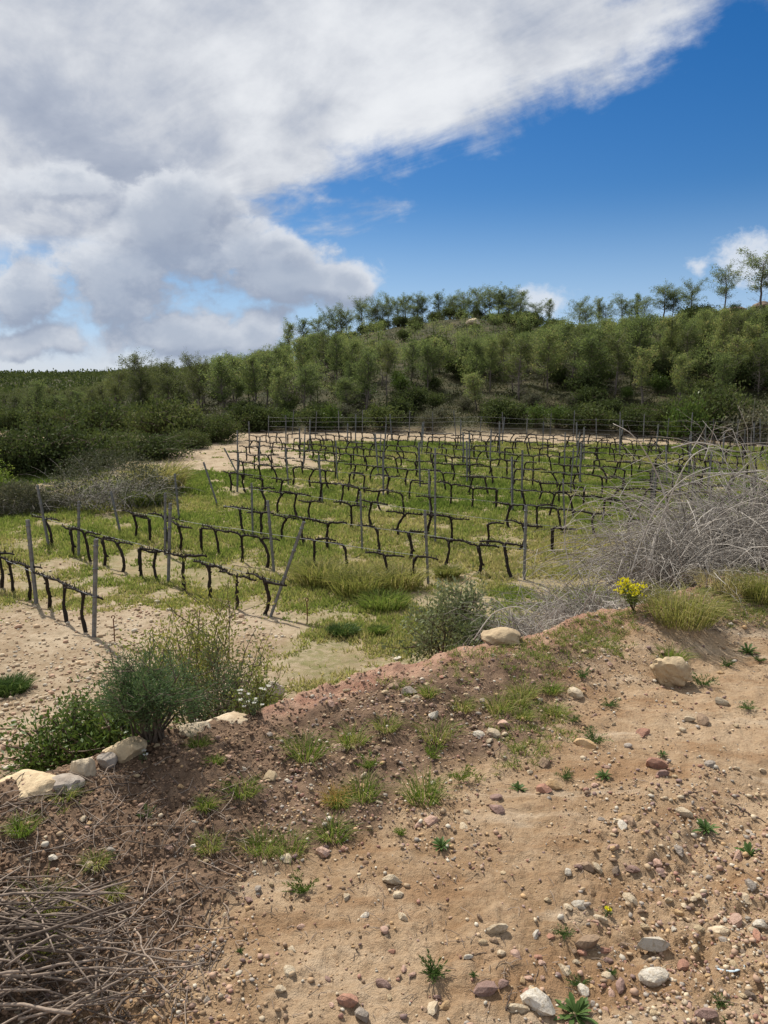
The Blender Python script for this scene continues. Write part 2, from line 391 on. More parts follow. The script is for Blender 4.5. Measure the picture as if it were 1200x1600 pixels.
SM = {
 'white': stone_mat('white limestone', (0.504, 0.450, 0.367), (0.576, 0.529, 0.454), (0.403, 0.335, 0.245)),
 'cream': stone_mat('cream stone', (0.439, 0.349, 0.238), (0.518, 0.436, 0.317), (0.360, 0.270, 0.173)),
 'tan': stone_mat('tan limestone', (0.403, 0.306, 0.187), (0.497, 0.392, 0.252), (0.317, 0.234, 0.144)),
 'ochre': stone_mat('ochre stone', (0.432, 0.277, 0.137), (0.497, 0.349, 0.194), (0.360, 0.248, 0.144)),
 'pink': stone_mat('pinkish stone', (0.403, 0.256, 0.194), (0.461, 0.320, 0.252), (0.346, 0.220, 0.158)),
 'red': stone_mat('reddish stone', (0.317, 0.162, 0.112), (0.389, 0.212, 0.144), (0.274, 0.155, 0.115)),
 'purple': stone_mat('purplish stone', (0.245, 0.158, 0.130), (0.310, 0.205, 0.173), (0.216, 0.140, 0.112)),
 'brown': stone_mat('brown stone', (0.245, 0.169, 0.112), (0.317, 0.220, 0.144), (0.194, 0.137, 0.094)),
 'grey': stone_mat('grey stone', (0.281, 0.238, 0.198), (0.360, 0.313, 0.266), (0.230, 0.187, 0.151)),
 'dark': stone_mat('dark stone', (0.173, 0.130, 0.097), (0.216, 0.162, 0.122), (0.158, 0.119, 0.090)),
}
def ground_mat():
    m, N, b = mat('earth')
    tc = N.n('ShaderNodeTexCoord'); P = tc.outputs['Object']
    at_ = N.n('ShaderNodeAttribute', attribute_name='soil'); sp = N.n('ShaderNodeSeparateColor'); N.put(sp.inputs[0], at_.outputs['Color'])
    g, hum, red = sp.outputs
    a2 = N.n('ShaderNodeAttribute', attribute_name='wood')
    big = N.noise(P, .9, 5, .6); mid = N.noise(P, 7, 6, .65, .3); fin = N.noise(P, 55, 5, .7); grit = N.noise(P, 210, 3, .7)
    sand = N.mix(N.step(N.m('ADD', N.m('MULTIPLY', big, .5), N.m('MULTIPLY', mid, .5)), .38, .62), (.290, .190, .108), (.430, .315, .205))
    sand = N.mix(N.m('MULTIPLY', N.step(fin, .46, .70), .55), sand, (.20, .12, .07))
    sand = N.mix(N.m('MULTIPLY', N.step(grit, .56, .75), .4), sand, (.54, .43, .32))
    mpS = N.n('ShaderNodeMapping'); mpS.inputs['Rotation'].default_value = (0, 0, -.77); mpS.inputs['Scale'].default_value = (.7, 3.2, 1); N.put(mpS.inputs[0], P)
    stk = N.noise(mpS.outputs[0], 1.6, 6, .65, .3)
    sand = N.mix(N.m('MULTIPLY', N.step(stk, .50, .66), .50), sand, (.27, .16, .085))
    sand = N.mix(N.m('MULTIPLY', N.step(stk, .46, .30), .45), sand, (.50, .40, .29))
    fld = N.mix(N.step(N.m('ADD', N.m('MULTIPLY', big, .5), N.m('MULTIPLY', mid, .5)), .38, .62), (.250, .182, .115), (.385, .310, .220))
    mpS = N.n('ShaderNodeMapping'); mpS.inputs['Rotation'].default_value = (0, 0, -.77); mpS.inputs['Scale'].default_value = (.7, 3.2, 1); N.put(mpS.inputs[0], P)
    stk = N.noise(mpS.outputs[0], 1.6, 6, .65, .3)
    sand = N.mix(N.m('MULTIPLY', N.step(stk, .50, .66), .50), sand, (.27, .16, .085))
    sand = N.mix(N.m('MULTIPLY', N.step(stk, .46, .30), .45), sand, (.50, .40, .29))
    fld = N.mix(N.m('MULTIPLY', N.step(N.noise(P, 3.1, 6, .75), .5, .66), .55), fld, (.20, .155, .10))
    sand = N.mix(at_.outputs['Alpha'], sand, fld)
    redc = N.mix(N.step(mid, .35, .65), (.30, .165, .115), (.42, .27, .19))
    redc = N.mix(N.m('MULTIPLY', N.step(grit, .55, .72), .5), redc, (.50, .36, .27))
    humc = N.mix(N.step(mid, .35, .65), (.115, .075, .050), (.235, .158, .106))
    humc = N.mix(N.m('MULTIPLY', N.step(grit, .56, .75), .4), humc, (.32, .22, .14))
    col = N.mix(N.step(N.m('ADD', red, N.m('MULTIPLY', N.m('SUBTRACT', mid, .5), .5)), .25, .75), sand, redc)
    col = N.mix(N.step(N.m('ADD', hum, N.m('MULTIPLY', N.m('SUBTRACT', mid, .5), .6)), .25, .75), col, humc)
    gn = N.noise(P, 1.3, 6, .65)
    grass = N.mix(N.step(gn, .4, .62), (.150, .150, .055), (.265, .215, .115))
    gf = N.step(N.m('ADD', g, N.m('MULTIPLY', N.m('SUBTRACT', N.noise(P, 2.3, 6, .7), .5), 1.1)), .3, .7)
    col = N.mix(N.m('MULTIPLY', gf, N.m('ADD', .30, N.m('MULTIPLY', N.step(N.noise(P, 9, 5, .7), .38, .6), .55))), col, grass)
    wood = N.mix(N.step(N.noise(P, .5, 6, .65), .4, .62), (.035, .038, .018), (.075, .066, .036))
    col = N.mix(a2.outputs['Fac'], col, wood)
    N.put(b.inputs['Base Color'], col); b.inputs['Roughness'].default_value = .95; b.inputs['Specular IOR Level'].default_value = .1
    bp = N.n('ShaderNodeBump'); bp.inputs['Strength'].default_value = 1.0; bp.inputs['Distance'].default_value = .022
    N.put(bp.inputs['Height'], N.m('ADD', N.m('MULTIPLY', mid, 1.0), N.m('ADD', N.m('MULTIPLY', fin, .7), N.m('MULTIPLY', grit, .3))))
    N.put(b.inputs['Normal'], bp.outputs[0])
    return m
M_EARTH = ground_mat()
M_VINE = bark_mat('vine bark', (.014, .011, .009), (.042, .032, .025), 45)
M_CANE = bark_mat('vine cane', (.06, .045, .03), (.14, .10, .07), 40)
M_PINEBARK = bark_mat('pine bark', (.075, .062, .052), (.19, .165, .145), 14)
M_STICK = bark_mat('weathered stick', (.075, .055, .042), (.30, .235, .185), 16)
M_DARKSTICK = bark_mat('dark stick', (.045, .03, .022), (.12, .085, .065), 22)
M_BRAMBLE = bark_mat('dry cane', (.115, .102, .088), (.45, .415, .37), 12)
M_STEM = bark_mat('shrub stem', (.06, .045, .032), (.15, .115, .085), 25)
def metal_mat():
    m, N, b = mat('galvanised steel'); tc = N.n('ShaderNodeTexCoord'); nz = N.noise(tc.outputs['Object'], 9, 5, .6)
    N.put(b.inputs['Base Color'], N.mix(N.step(nz, .4, .68), (.19, .20, .21), (.125, .12, .118))); b.inputs['Metallic'].default_value = .35; b.inputs['Roughness'].default_value = .6; return m
M_METAL = metal_mat()
M_RUST = bark_mat('rusty iron', (.10, .045, .025), (.20, .10, .06), 50)
L_PINE = leaf_mat('pine needles', [(0, (.080, .112, .046)), (.45, (.155, .205, .080)), (.8, (.230, .272, .105)), (1, (.285, .265, .12))], .55, var=.65)
L_RIDGE = leaf_mat('ridge pine needles', [(0, (.095, .128, .062)), (.6, (.165, .21, .098)), (1, (.21, .245, .12))], .5, var=.35)
L_DARKPINE = leaf_mat('dark pine needles', [(0, (.058, .074, .030)), (.6, (.120, .145, .055)), (1, (.17, .18, .07))], .45, var=.45)
L_MACCHIA = leaf_mat('dark shrub leaves', [(0, (.034, .048, .019)), (.6, (.078, .104, .035)), (1, (.135, .155, .055))], .3, .8, var=.5)
L_GREYSHRUB = leaf_mat('grey green leaves', [(0, (.06, .068, .042)), (.6, (.115, .122, .075)), (1, (.20, .19, .13))], .2, var=.4)
L_BRIGHT = leaf_mat('bright green leaves', [(0, (.07, .12, .018)), (.6, (.155, .225, .045)), (1, (.25, .29, .075))], .4)
L_ROSEM = leaf_mat('rosemary needles', [(0, (.045, .078, .034)), (.6, (.090, .142, .062)), (1, (.150, .195, .095))], .35)
L_MASTIC = leaf_mat('mastic leaves', [(0, (.042, .075, .018)), (.5, (.085, .135, .032)), (1, (.155, .185, .055))], .3, .4)
L_WISPY = leaf_mat('wispy leaves', [(0, (.085, .115, .032)), (.5, (.185, .215, .060)), (1, (.30, .28, .085))], .45)
L_OLIVE = leaf_mat('silvery leaves', [(0, (.065, .090, .040)), (.6, (.140, .170, .082)), (1, (.26, .28, .17))], .3)
L_GRASS = leaf_mat('grass blades', [(0, (.100, .155, .032)), (.4, (.205, .255, .068)), (.7, (.325, .305, .13)), (1, (.45, .38, .22))], .5)
L_TUFT = leaf_mat('tuft blades', [(0, (.055, .105, .016)), (.45, (.135, .200, .035)), (.75, (.265, .265, .085)), (1, (.44, .355, .19))], .4)
L_DRY = leaf_mat('dry grass blades', [(0, (.14, .17, .045)), (.4, (.27, .27, .09)), (.7, (.36, .31, .15)), (1, (.46, .40, .25))], .45)
L_ROSETTE = leaf_mat('rosette leaves', [(0, (.045, .085, .022)), (.6, (.095, .150, .045)), (1, (.19, .235, .10))], .25, .4)
L_YELLOW = leaf_mat('yellow bracts', [(0, (.55, .50, .02)), (1, (.78, .72, .04))], .3)
L_WHITE = leaf_mat('white petals', [(0, (.6, .6, .58)), (1, (.8, .8, .78))], .3)
L_ORANGE = leaf_mat('orange dry grass', [(0, (.26, .17, .05)), (1, (.46, .31, .11))], .35)

# ------------------------------------------------------------------ the ground, one sheet cut into its zones
def grass_amount(x, y):
    """how much of the ground the spring grass covers"""
    yc = crest(x); s = y - yc
    n = fbm(x * .22, y * .22, 4, 201); n2 = fbm(x * .8, y * .8, 3, 211)
    g = sstep(y, 11.0, 19.5) * .80 + .22 * n + .16 * n2
    g += .22 * sstep(y, 19, 27)
    g -= .75 * np.exp(-((x + 6.5) / 3.2) ** 2 - ((y - 12.6) / 1.6) ** 2)
    g -= .55 * np.exp(-((x + 3.8) / 1.6) ** 2 - ((y - 14.0) / 1.2) ** 2)
    g -= .35 * np.exp(-((x + 8.0) / 1.4) ** 2 - ((y - 19.0) / 1.6) ** 2)
    sand = sstep(x + .25 * (y - 40), -1.0, -5.0) * sstep(y, 34, 38.5)                   # bare sandy patch far left
    yb = np.interp(600 + FPX * np.clip(x / np.maximum(y, 1), -1.5, 1.5), [380, 700, 1200], [50.6, 50.6, 46.6])
    g -= .95 * sand + .9 * sstep(y - yb, -.8, .6)
    g -= .5 * sstep(y, 10.5, 9.5)
    g -= .9 * np.exp(-((x + 14.8) / 2.2) ** 2 - ((y - 30.5) / 2.0) ** 2)                # worn earth by the left edge
    g += .55 * sstep(x, -3.0, -.5) * sstep(y, 16.5, 13) * sstep(y, 8, 11) + .10 * sstep(y, 9, 12)
    g *= sstep(s, 2.0, 6.0)
    return np.clip(g, 0, 1)
def build_ground():
    rs = np.concatenate([np.geomspace(.5, 1.2, 24, endpoint=False), np.geomspace(1.2, 6, 285, endpoint=False), np.geomspace(6, 16, 110, endpoint=False), np.geomspace(16, 70, 150, endpoint=False),
                         np.geomspace(70, 250, 80, endpoint=False), np.geomspace(250, 6000, 70)])
    fa = np.radians(np.linspace(-42, 42, 460)); ba = np.radians(np.linspace(43, 317, 80)[1:-1])
    an = np.concatenate([fa, ba])
    RR_, AA = np.meshgrid(rs, an, indexing='ij')
    X = RR_ * np.sin(AA); Y = RR_ * np.cos(AA)
    Z = H(X.ravel(), Y.ravel()).reshape(X.shape)
    nr, na = X.shape
    V = np.stack([X, Y, Z], -1).reshape(-1, 3)
    V = np.concatenate([V, [[0, 0, float(Z[0].mean())]]])
    i = np.arange(nr - 1)[:, None] * na; j = np.arange(na)[None, :]; j2 = (j + 1) % na
    Q = np.stack([i + j, i + na + j, i + na + j2, i + j2], -1).reshape(-1, 4)
    x, y = V[:, 0], V[:, 1]
    yc = crest(x); yt = toe(x, y); t = np.clip((y - yt) / (yc - yt), 0, 1); s = y - yc
    n1 = fbm(x * 1.2, y * 1.2, 3, 301); n2 = fbm(x * 4, y * 4, 3, 311)
    hum = np.clip(sstep(t, .02, .35) * sstep(t, 1.05, .70) * 1.1 + .25 * n1 * (t > 0) + .2 * n2 * (t > 0), 0, 1) * (s < .2)
    hum *= sstep(x, 1.5, .2) * .65 + .35
    hum = np.maximum(hum, (s > 0) * (s < 5) * .35)
    hum = np.where(x < -.55, np.maximum(hum, sstep(t, .0, .15) * .95 * (s < .15)), hum)
    red = np.clip(sstep(t, .45, .95) * (s < 1.2) * 1.0 + .2 * n1, 0, 1) * sstep(x, -1.0, -.3)
    red = np.maximum(red, .25 * (t <= 0) * sstep(n1, .1, .6)) * (s < 3)
    g = grass_amount(x, y)
    a = 600 + FPX * np.clip(x / np.maximum(y, 1), -1.5, 1.5); B = np.interp(a, BW, BD)
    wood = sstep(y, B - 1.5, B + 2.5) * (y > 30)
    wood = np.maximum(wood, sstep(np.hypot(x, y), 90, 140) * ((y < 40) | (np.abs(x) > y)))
    soil = np.stack([g, hum, red, sstep(s, 1.5, 4.0)], 1)
    M = mesh('ground', V, [Q, np.stack([np.full(na, len(V) - 1), np.arange(na), (np.arange(na) + 1) % na], 1)], M_EARTH, smooth=True)
    nor = np.empty(len(V) * 3, np.float32); M.vertex_normals.foreach_get('vector', nor); nor = nor.reshape(-1, 3)
    tri = np.stack([np.full(na, len(V) - 1), (np.arange(na) + 1) % na, np.arange(na)], 1)[:, ::-1]
    cx = V[Q].mean(1); X_, Y_ = cx[:, 0], cx[:, 1]
    yc2 = crest(X_); yt2 = toe(X_, Y_)
    a_ = 600 + FPX * np.clip(X_ / np.maximum(Y_, 1), -1.5, 1.5); B2 = np.interp(a_, BW, BD)
    zone = np.where(Y_ < yt2, 0, np.where(Y_ < yc2 + .15, 1, np.where(Y_ < yc2 + 4.6, 2, 3)))
    zone = np.where((Y_ > B2) & (Y_ > 30), 4, zone); zone = np.where(Y_ > 250, 5, zone)
    bpy.data.meshes.remove(M)
    for k, nm in enumerate(['dirt_track', 'earth_berm', 'earth_bank', 'vineyard_ground', 'hillside', 'distant_hills']):
        q = Q[zone == k]; fs = [q] + ([tri] if k == 0 else [])
        used = np.unique(np.concatenate([f.ravel() for f in fs])); mp = np.full(len(V), -1); mp[used] = np.arange(len(used))
        me = mesh(nm, V[used], [mp[f] for f in fs], M_EARTH, {'soil': ('FLOAT_COLOR', soil[used]), 'wood': ('FLOAT', wood[used])}, smooth=True)
        me.normals_split_custom_set_from_vertices(nor[used].tolist())
        tag(ob(nm, me), kind='structure')
build_ground()
print('ground', time.time() - T0)

# ------------------------------------------------------------------ vineyard
RN = np.array([.57, .8216]); RD = np.array([-.8216, .57])          # across the rows, along the rows (away to the left)
def vine_proto(k):
    r = np.random.default_rng(700 + k)
    root = bpy.data.objects.new('grapevine', None); root.empty_display_size = .2
    hgt = r.uniform(.66, .74); lean = r.normal(0, .12); ly = r.normal(0, .07); bow = r.normal(0, .07)
    n = 12; u = np.linspace(0, 1, n)
    wob = np.cumsum(r.normal(0, .007, (n, 2)), 0)
    P = np.stack([lean * u + bow * np.sin(u * PI) + wob[:, 0], ly * u + wob[:, 1], -.06 + u * (hgt + .06)], 1)
    R = (.043 - .010 * u + .004 * r.normal(size=n)) * r.uniform(.85, 1.15); R[0] *= 1.35; R[-1] *= 1.25; R[-2] *= 1.15
    m = MB(); m.tube(P, R, 7, .3 + .2 * r.random())
    for i in (3, 5, 7, 9): m.tube(np.stack([P[i], P[i] + r.normal(0, .03, 3)]), [R[i] * 1.05, R[i] * .4], 5, .35)   # knots
    parts = [('trunk', m.mesh('trunk', M_VINE, True))]
    top = P[-1]
    sides = [(-1, 1)] * 5 + [(1,), (-1,)]
    for sgn in sides[r.integers(len(sides))] if k > 1 else (-1, 1):
        L = r.uniform(.50, .64); nn = 11; v = np.linspace(0, 1, nn)
        w = np.cumsum(r.normal(0, .009, (nn, 2)), 0)
        rise = r.uniform(.0, .07)
        Q = np.stack([top[0] + sgn * L * v ** 1.25, top[1] + w[:, 0], top[2] + rise * np.sin(v * PI * .7) + .045 * (1 - np.exp(-v * 7)) - .03 * v + w[:, 1]], 1); Q[0] = top - np.array([0, 0, .05])
        c = MB(); rr = np.linspace(.033, .018, nn) * r.uniform(.85, 1.2) + r.normal(0, .0025, nn)
        c.tube(Q, rr, 6, .35)
        for q in np.arange(.12, 1.02, r.uniform(.13, .19)):
            b = np.array([np.interp(q, v, Q[:, d]) for d in range(3)])
            e = b + np.array([r.normal(0, .025), r.normal(0, .02), r.uniform(.035, .075)])
            c.tube(np.stack([b, (b + e) / 2 + r.normal(0, .008, 3), e]), [.013, .012, .009], 5, .4)
            if r.random() < .45:
                f = e + np.array([r.normal(0, .05), r.normal(0, .03), r.uniform(.03, .09)]); c.tube(np.stack([e, f]), [.006, .003], 4, .7)
        parts.append(('cordon', c.mesh('cordon', M_VINE, True)))
    if r.random() < .6:
        c = MB()
        for q in range(r.integers(2, 5)):
            b = top + np.array([r.normal(0, .25), 0, .03]); pts = [b]
            dv = np.array([r.normal(0, .5), r.normal(0, .3), 1.0])
            for i in range(5): pts.append(pts[-1] + dv * r.uniform(.04, .09)); dv += r.normal(0, .35, 3) - np.array([0, 0, .15])
            c.tube(np.array(pts), np.linspace(.0035, .0015, 6), 3, .8)
        parts.append(('canes', c.mesh('canes', M_CANE)))
    for nm, me in parts:
        p_ = ob(nm, me, root)
        if nm == 'canes': p_['kind'] = 'stuff'
    return root
VINES = [vine_proto(k) for k in range(14)]
_vfirst = [True] * len(VINES)
RZ = math.atan2(RD[1], RD[0])
def put_vine(x, y, label, group):
    k = int(rng.integers(len(VINES))); z = H1(x, y, True)
    rz = RZ + (PI if rng.random() < .5 else 0) + rng.normal(0, .07); sc = rng.uniform(.94, 1.07)
    if _vfirst[k]:
        _vfirst[k] = False; o = VINES[k]; C.objects.link(o); o.location = (x, y, z); o.rotation_euler = (0, 0, rz); o.scale = (sc,) * 3
    else: o = copy_thing(VINES[k], (x, y, z), rz, sc)
    tag(o, label, 'grapevine', group)
def post_mesh():
    m = MB(); h = 1.8
    prof = np.array([(-.020, -.016), (.020, -.016), (.020, .016), (.014, .016), (.014, -.010), (-.014, -.010), (-.014, .016), (-.020, .016)])   # open channel section
    V = np.concatenate([np.c_[prof, np.full(8, -.25)], np.c_[prof, np.full(8, h)]])
    i = np.arange(8); j = (i + 1) % 8
    m.add(V, np.stack([i, j, j + 8, i + 8], 1), None, .5)
    m.add(V[8:], np.array([[0, 1, 4, 5], [1, 2, 3, 4], [0, 5, 6, 7]]), None, .5)
    return m.mesh('shaft', M_METAL)
POST = post_mesh()
def clip_mesh():
    m = MB()
    for a, b in ((-.024, -.02), (.020, .024)): 
        V = np.array([[a, -.02, -.012], [b, -.02, -.012], [b, .02, -.012], [a, .02, -.012], [a, -.02, .012], [b, -.02, .012], [b, .02, .012], [a, .02, .012]])
        m.add(V, [[0, 3, 2, 1], [4, 5, 6, 7], [0, 1, 5, 4], [1, 2, 6, 5], [2, 3, 7, 6], [3, 0, 4, 7]], None, .5)
    V = np.array([[-.024, -.022, -.012], [.024, -.022, -.012], [.024, -.018, -.012], [-.024, -.018, -.012], [-.024, -.022, .012], [.024, -.022, .012], [.024, -.018, .012], [-.024, -.018, .012]])
    m.add(V, [[0, 3, 2, 1], [4, 5, 6, 7], [0, 1, 5, 4], [1, 2, 6, 5], [2, 3, 7, 6], [3, 0, 4, 7]], None, .5)
    return m.mesh('wire_clip', M_METAL)
CLIP = clip_mesh()
POSTS = []
def put_post(x, y, top, label, group, cat='vine post', thick=1.0):
    """post from its foot to a world point of its top"""
    z = H1(x, y); v = Vector((top[0] - x, top[1] - y, top[2] - z)); L = v.length
    o = bpy.data.objects.new('vine_post', None); C.objects.link(o); o.empty_display_size = .1
    o.location = (x, y, z); o.rotation_euler = v.to_track_quat('Z', 'Y').to_euler(); 
    s = ob('shaft', POST, o); s.scale = (thick, thick, L / 1.8)
    for h in (.42, .70, .93): ob('wire_clip', CLIP, o, (0, 0, L * h)).scale = (thick, thick, 1)
    tag(o, label, cat, group); POSTS.append((o, L)); return o
def top_of(px, py, x, y, back=0.0):
    """point above (x,y) at the height where the photograph shows a post top, leaning only sideways"""
    d = ray(px, py); t = (y + back) / d[1]; return (t * d[0], y + back, EYE + t * d[2])
VG = 'bare grapevines trained along the vineyard rows'; PG = 'metal vine posts in the vineyard'
front = {1: [(-14, 912), (2, 918), (20, 925), (45, 937), (77, 948), (105, 972), (135, 987)],
 2: [(77, 852), (112, 867), (143, 877), (162, 883), (190, 893), (220, 901), (247, 909), (288, 923), (327, 935), (369, 950), (413, 959)],
 3: [(210, 840), (235, 847), (260, 850), (280, 860), (315, 863), (345, 870), (378, 878), (415, 887), (493, 890), (543, 898), (599, 915), (643, 917)],
 4: [(383, 835), (410, 840), (444, 845), (477, 853), (512, 860), (593, 869), (639, 875), (692, 887), (747, 897), (802, 904)],
 5: [(412, 800), (437, 804), (465, 810), (487, 817), (548, 827), (582, 825), (623, 838), (660, 842), (705, 848), (758, 855), (811, 858), (862, 865)]}
rowname = {1: 'short front left row', 2: 'leaning-post row', 3: 'third front row', 4: 'fourth front row', 5: 'fifth front row'}
ALLV = []
for k, lst in front.items():
    lst = lst[::-1]
    for i, (px, py) in enumerate(lst):
        x, y = at(px, py, 9)
        nm = 'nearest' if i == 0 else ordinal(i + 1) + ' from the near end'
        put_vine(x, y, f'bare black grapevine, {nm} of the {rowname[k]}', VG); ALLV.append((x, y, k))
def left_x(y): return float(np.interp(y, [20, 25, 28, 38, 50], [-9, -6.7, -6.0, -7.6, -8.2]))
nrow = 5
rows_geom = {}
for k in range(6, 24):
    off = 18.9 + 2.5 * (k - 5)
    base = RN * off
    t = -26 + rng.uniform(0, .9); n_in = 0
    ends = []
    while t < 40:
        p = base + RD * t + RN * rng.normal(0, .05); t += rng.uniform(.86, 1.04)
        x, y = p
        a = 600 + FPX * x / max(y, 1)
        ymax = np.interp(a, [380, 700, 1200], [50.2, 50.0, 45.6])
        if y > ymax or y < 17.5 + .18 * (x - 3) or x < left_x(y) or a > 1330: continue
        ends.append((x, y))
        if a > 1215 or rng.random() < .05: continue
        put_vine(x, y, f"bare black grapevine in the {ordinal(k)} row back, {'left third' if a < 560 else 'middle' if a < 780 else 'right part'}, " + ('beside the sandy patch' if x < -3.5 and y > 36 else 'on green grass'), VG); n_in += 1; ALLV.append((x, y, k))
    if len(ends) > 3: rows_geom[k] = (ends[0], ends[-1])
# posts read off the photograph: foot, top, label
near_posts = [((147, 995), (150, 842), 'thick upright grey post ending the short front left row'),
 ((57, 943), (43, 812), 'upright grey post between the vines of the short front left row'),
 ((423, 963), (475, 815), 'leaning grey metal post ending the second vine row'),
 ((263, 911), (266, 786), 'tall grey post in the middle of the second vine row'),
 ((123, 870), (123, 783), 'slim grey post among the far vines of the second row'),
 ((76, 853), (58, 758), 'tilted dark post at the far end of the second row'),
 ((669, 912), (664, 797), 'grey post ending the third vine row beside yellow grass'),
 ((428, 893), (418, 782), 'thin tilted grey post in the middle of the third row'),
 ((258, 866), (258, 770), 'thin grey post behind the tall post of the second row'),
 ((188, 832), (173, 768), 'thin tilted post standing alone right of the grey brush heap'),
 ((280, 812), (273, 740), 'slightly tilted thin post on green grass at the far row ends'),
 ((819, 905), (822, 790), 'dark upright post ending the fourth vine row by the bramble'),
 ((566, 860), (563, 768), 'thin grey post halfway along the fourth vine row'),
 ((340, 790), (318, 722), 'strongly tilted dark post at the left end of a middle row'),
 ((372, 742), (350, 700), 'tilted dark post above the bare sandy corner of the vineyard'),
 ((680, 849), (680, 700), 'very tall thin post rising over the middle rows'),
 ((395, 838), (393, 755), 'thin upright post in the fifth row near its left end')]
for (f, tp, lb) in near_posts:
    x, y = at(*f, 9); put_post(x, y, top_of(*tp, x, y), lb, PG, thick=1.8 if y < 19 else 1.6)
for k, (e0, e1) in rows_geom.items():
    e0 = np.array(e0); e1 = np.array(e1); L = np.linalg.norm(e1 - e0); dirv = (e1 - e0) / L
    t = rng.uniform(-.5, 1.5)
    while t < L + 1:
        x, y = e0 + dirv * t; a = 600 + FPX * x / y
        if 330 < a < 1215:
            h = rng.uniform(1.5, 1.9); ln = rng.normal(0, .09)
            put_post(x, y, (x + ln, y + rng.normal(0, .05), H1(x, y) + h), f'thin grey metal post in the {ordinal(k)} vine row back from the front left corner', PG, thick=1.55)
        t += rng.uniform(4.2, 5.4)
    # one fruiting wire per row
    m = MB(); n = 40; q = e0[None] + (e1 - e0)[None] * np.linspace(0, 1, n)[:, None]
    zz = H(q[:, 0], q[:, 1], False)
    m.tube(np.c_[q, zz + .76], .006, 3, .4)
    tag(ob('trellis_wire', m.mesh('trellis_wire', M_METAL)), f'thin wire carrying the vine arms along the {ordinal(k)} row', 'wire', 'trellis wires')
for k, lst in front.items():
    (x0, y0), (x1, y1) = at(*lst[0], 9), at(*lst[-1], 9)
    m = MB(); u = np.linspace(-.1, 1.06, 20); q = np.c_[x0 + (x1 - x0) * u, y0 + (y1 - y0) * u]
    m.tube(np.c_[q, H(q[:, 0], q[:, 1], False) + .74], .006, 3, .4)
    tag(ob('trellis_wire', m.mesh('trellis_wire', M_METAL)), f'thin wire carrying the vine arms along the {ordinal(k)} row', 'wire', 'trellis wires')
# little anchor rods with a hook before the row ends
for i, (px, py) in enumerate([(179, 1003), (480, 975)]):
    x, y = at(px, py, 9); h = .42 if i == 0 else .45; m = MB()
    m.tube(np.array([[0, 0, -.1], [.005, 0, h * .5], [0, 0, h]]), .011, 6, .5)
    an = np.linspace(-PI / 2, PI * 1.2, 10); m.tube(np.c_[.03 * np.cos(an), an * 0, h + .03 + .03 * np.sin(an)], .009, 5, .5)
    tag(ob('anchor_rod', m.mesh('anchor_rod', M_RUST, True), None, (x, y, H1(x, y))), ['short rusty anchor rod in front of the upright end post', 'short rusty anchor rod right of the leaning end post'][i], 'anchor rod')
# the fence with wires behind the vineyard
fr = bpy.data.objects.new('wire_fence', None); C.objects.link(fr); tag(fr, 'wire fence on thin posts between the vineyard and the wooded slope', 'fence')
fx = np.linspace(420, 1260, 24); fp = []
for px in fx:
    d0 = np.interp(px, [380, 700, 1200], [53.0, 52.6, 48.0]); fp.append(((px - 600) / FPX * d0, d0))
fr.location = (0, 50, H1(0, 50)); base = np.array(fr.location)
for i, (x, y) in enumerate(fp):
    s = ob('post', POST, fr, np.array((x, y, H1(x, y))) - base); s.scale = (1.2, 1.2, rng.uniform(.8, 1.12)); s.rotation_euler = (rng.normal(0, .04), rng.normal(0, .05), rng.uniform(0, 3))
for h in (.35, .75, 1.1, 1.4):
    q = np.array([(x, y, H1(x, y) + h * rng.uniform(.95, 1.05)) for x, y in fp]) - base
    m = MB(); m.tube(q, .006, 3, .6); ob('wire', m.mesh('wire', M_METAL), fr)
print('vines', len(ALLV), 'posts', len(POSTS), time.time() - T0)
for o in VINES:
    if not o.users_collection: 
        for c in list(o.children): bpy.data.objects.remove(c)
        bpy.data.objects.remove(o)

# ------------------------------------------------------------------ spring grass among the vines
def grass_cover():
    m = MB(); n = 158000
    r_ = rng
    u = r_.random(n); d = 10 + (50 - 10) * u ** 1.25
    x = (r_.uniform(-.62, .62, n)) * d; y = d
    g = grass_amount(x, y); cl = fbm(x * 1.1, y * 1.1, 4, 221)
    keep = r_.random(n) < np.clip(.85 * sstep(g + .95 * cl, .36, .95), .015, 1) * np.clip((g - .02) * 6, 0, 1)
    x, y, g, cl = x[keep], y[keep], g[keep], cl[keep]
    k = 5
    z = H(x, y, True)
    dry = fbm(x * .33, y * .33, 3, 231)
    lush = .75 * sstep(y, 18, 30)
    tint = np.clip(.56 - .27 * lush - .20 * cl + .45 * dry + r_.normal(0, .13, len(x)), .02, 1)
    hh = (.05 + .07 * np.clip(g, 0, 1) * (1 + cl)) * (.75 + .5 * r_.random(len(x))) * (1 + .010 * (y - 14))
    X = np.repeat(x, k) + r_.normal(0, .05, len(x) * k); Y = np.repeat(y, k) + r_.normal(0, .05, len(x) * k); Z = np.repeat(z, k) - .01
    D = np.c_[r_.normal(0, .5, (len(X), 2)), np.ones(len(X))]
    Ls = np.repeat(hh, k) * r_.uniform(.7, 1.3, len(X)); D = D / np.linalg.norm(D, axis=1)[:, None]
    S = np.cross(D, r_.normal(size=D.shape)); S /= np.linalg.norm(S, axis=1)[:, None]
    w = (.010 + .0006 * np.repeat(y, k))[:, None]
    P = np.c_[X, Y, Z]
    V = np.stack([P - S * w, P + S * w, P + D * Ls[:, None]], 1).reshape(-1, 3)
    i = np.arange(len(P)) * 3
    me = mesh('grass', V, [np.stack([i, i + 1, i + 2], 1)], L_GRASS, {'tint': ('FLOAT', np.repeat(np.clip(np.repeat(tint, k) + r_.normal(0, .08, len(X)), 0, 1), 3))})
    tag(ob('grass', me), 'short spring grass and weeds covering the vineyard floor', kind='stuff')
    print('grass tufts', len(x), 'tris', len(P))
grass_cover()

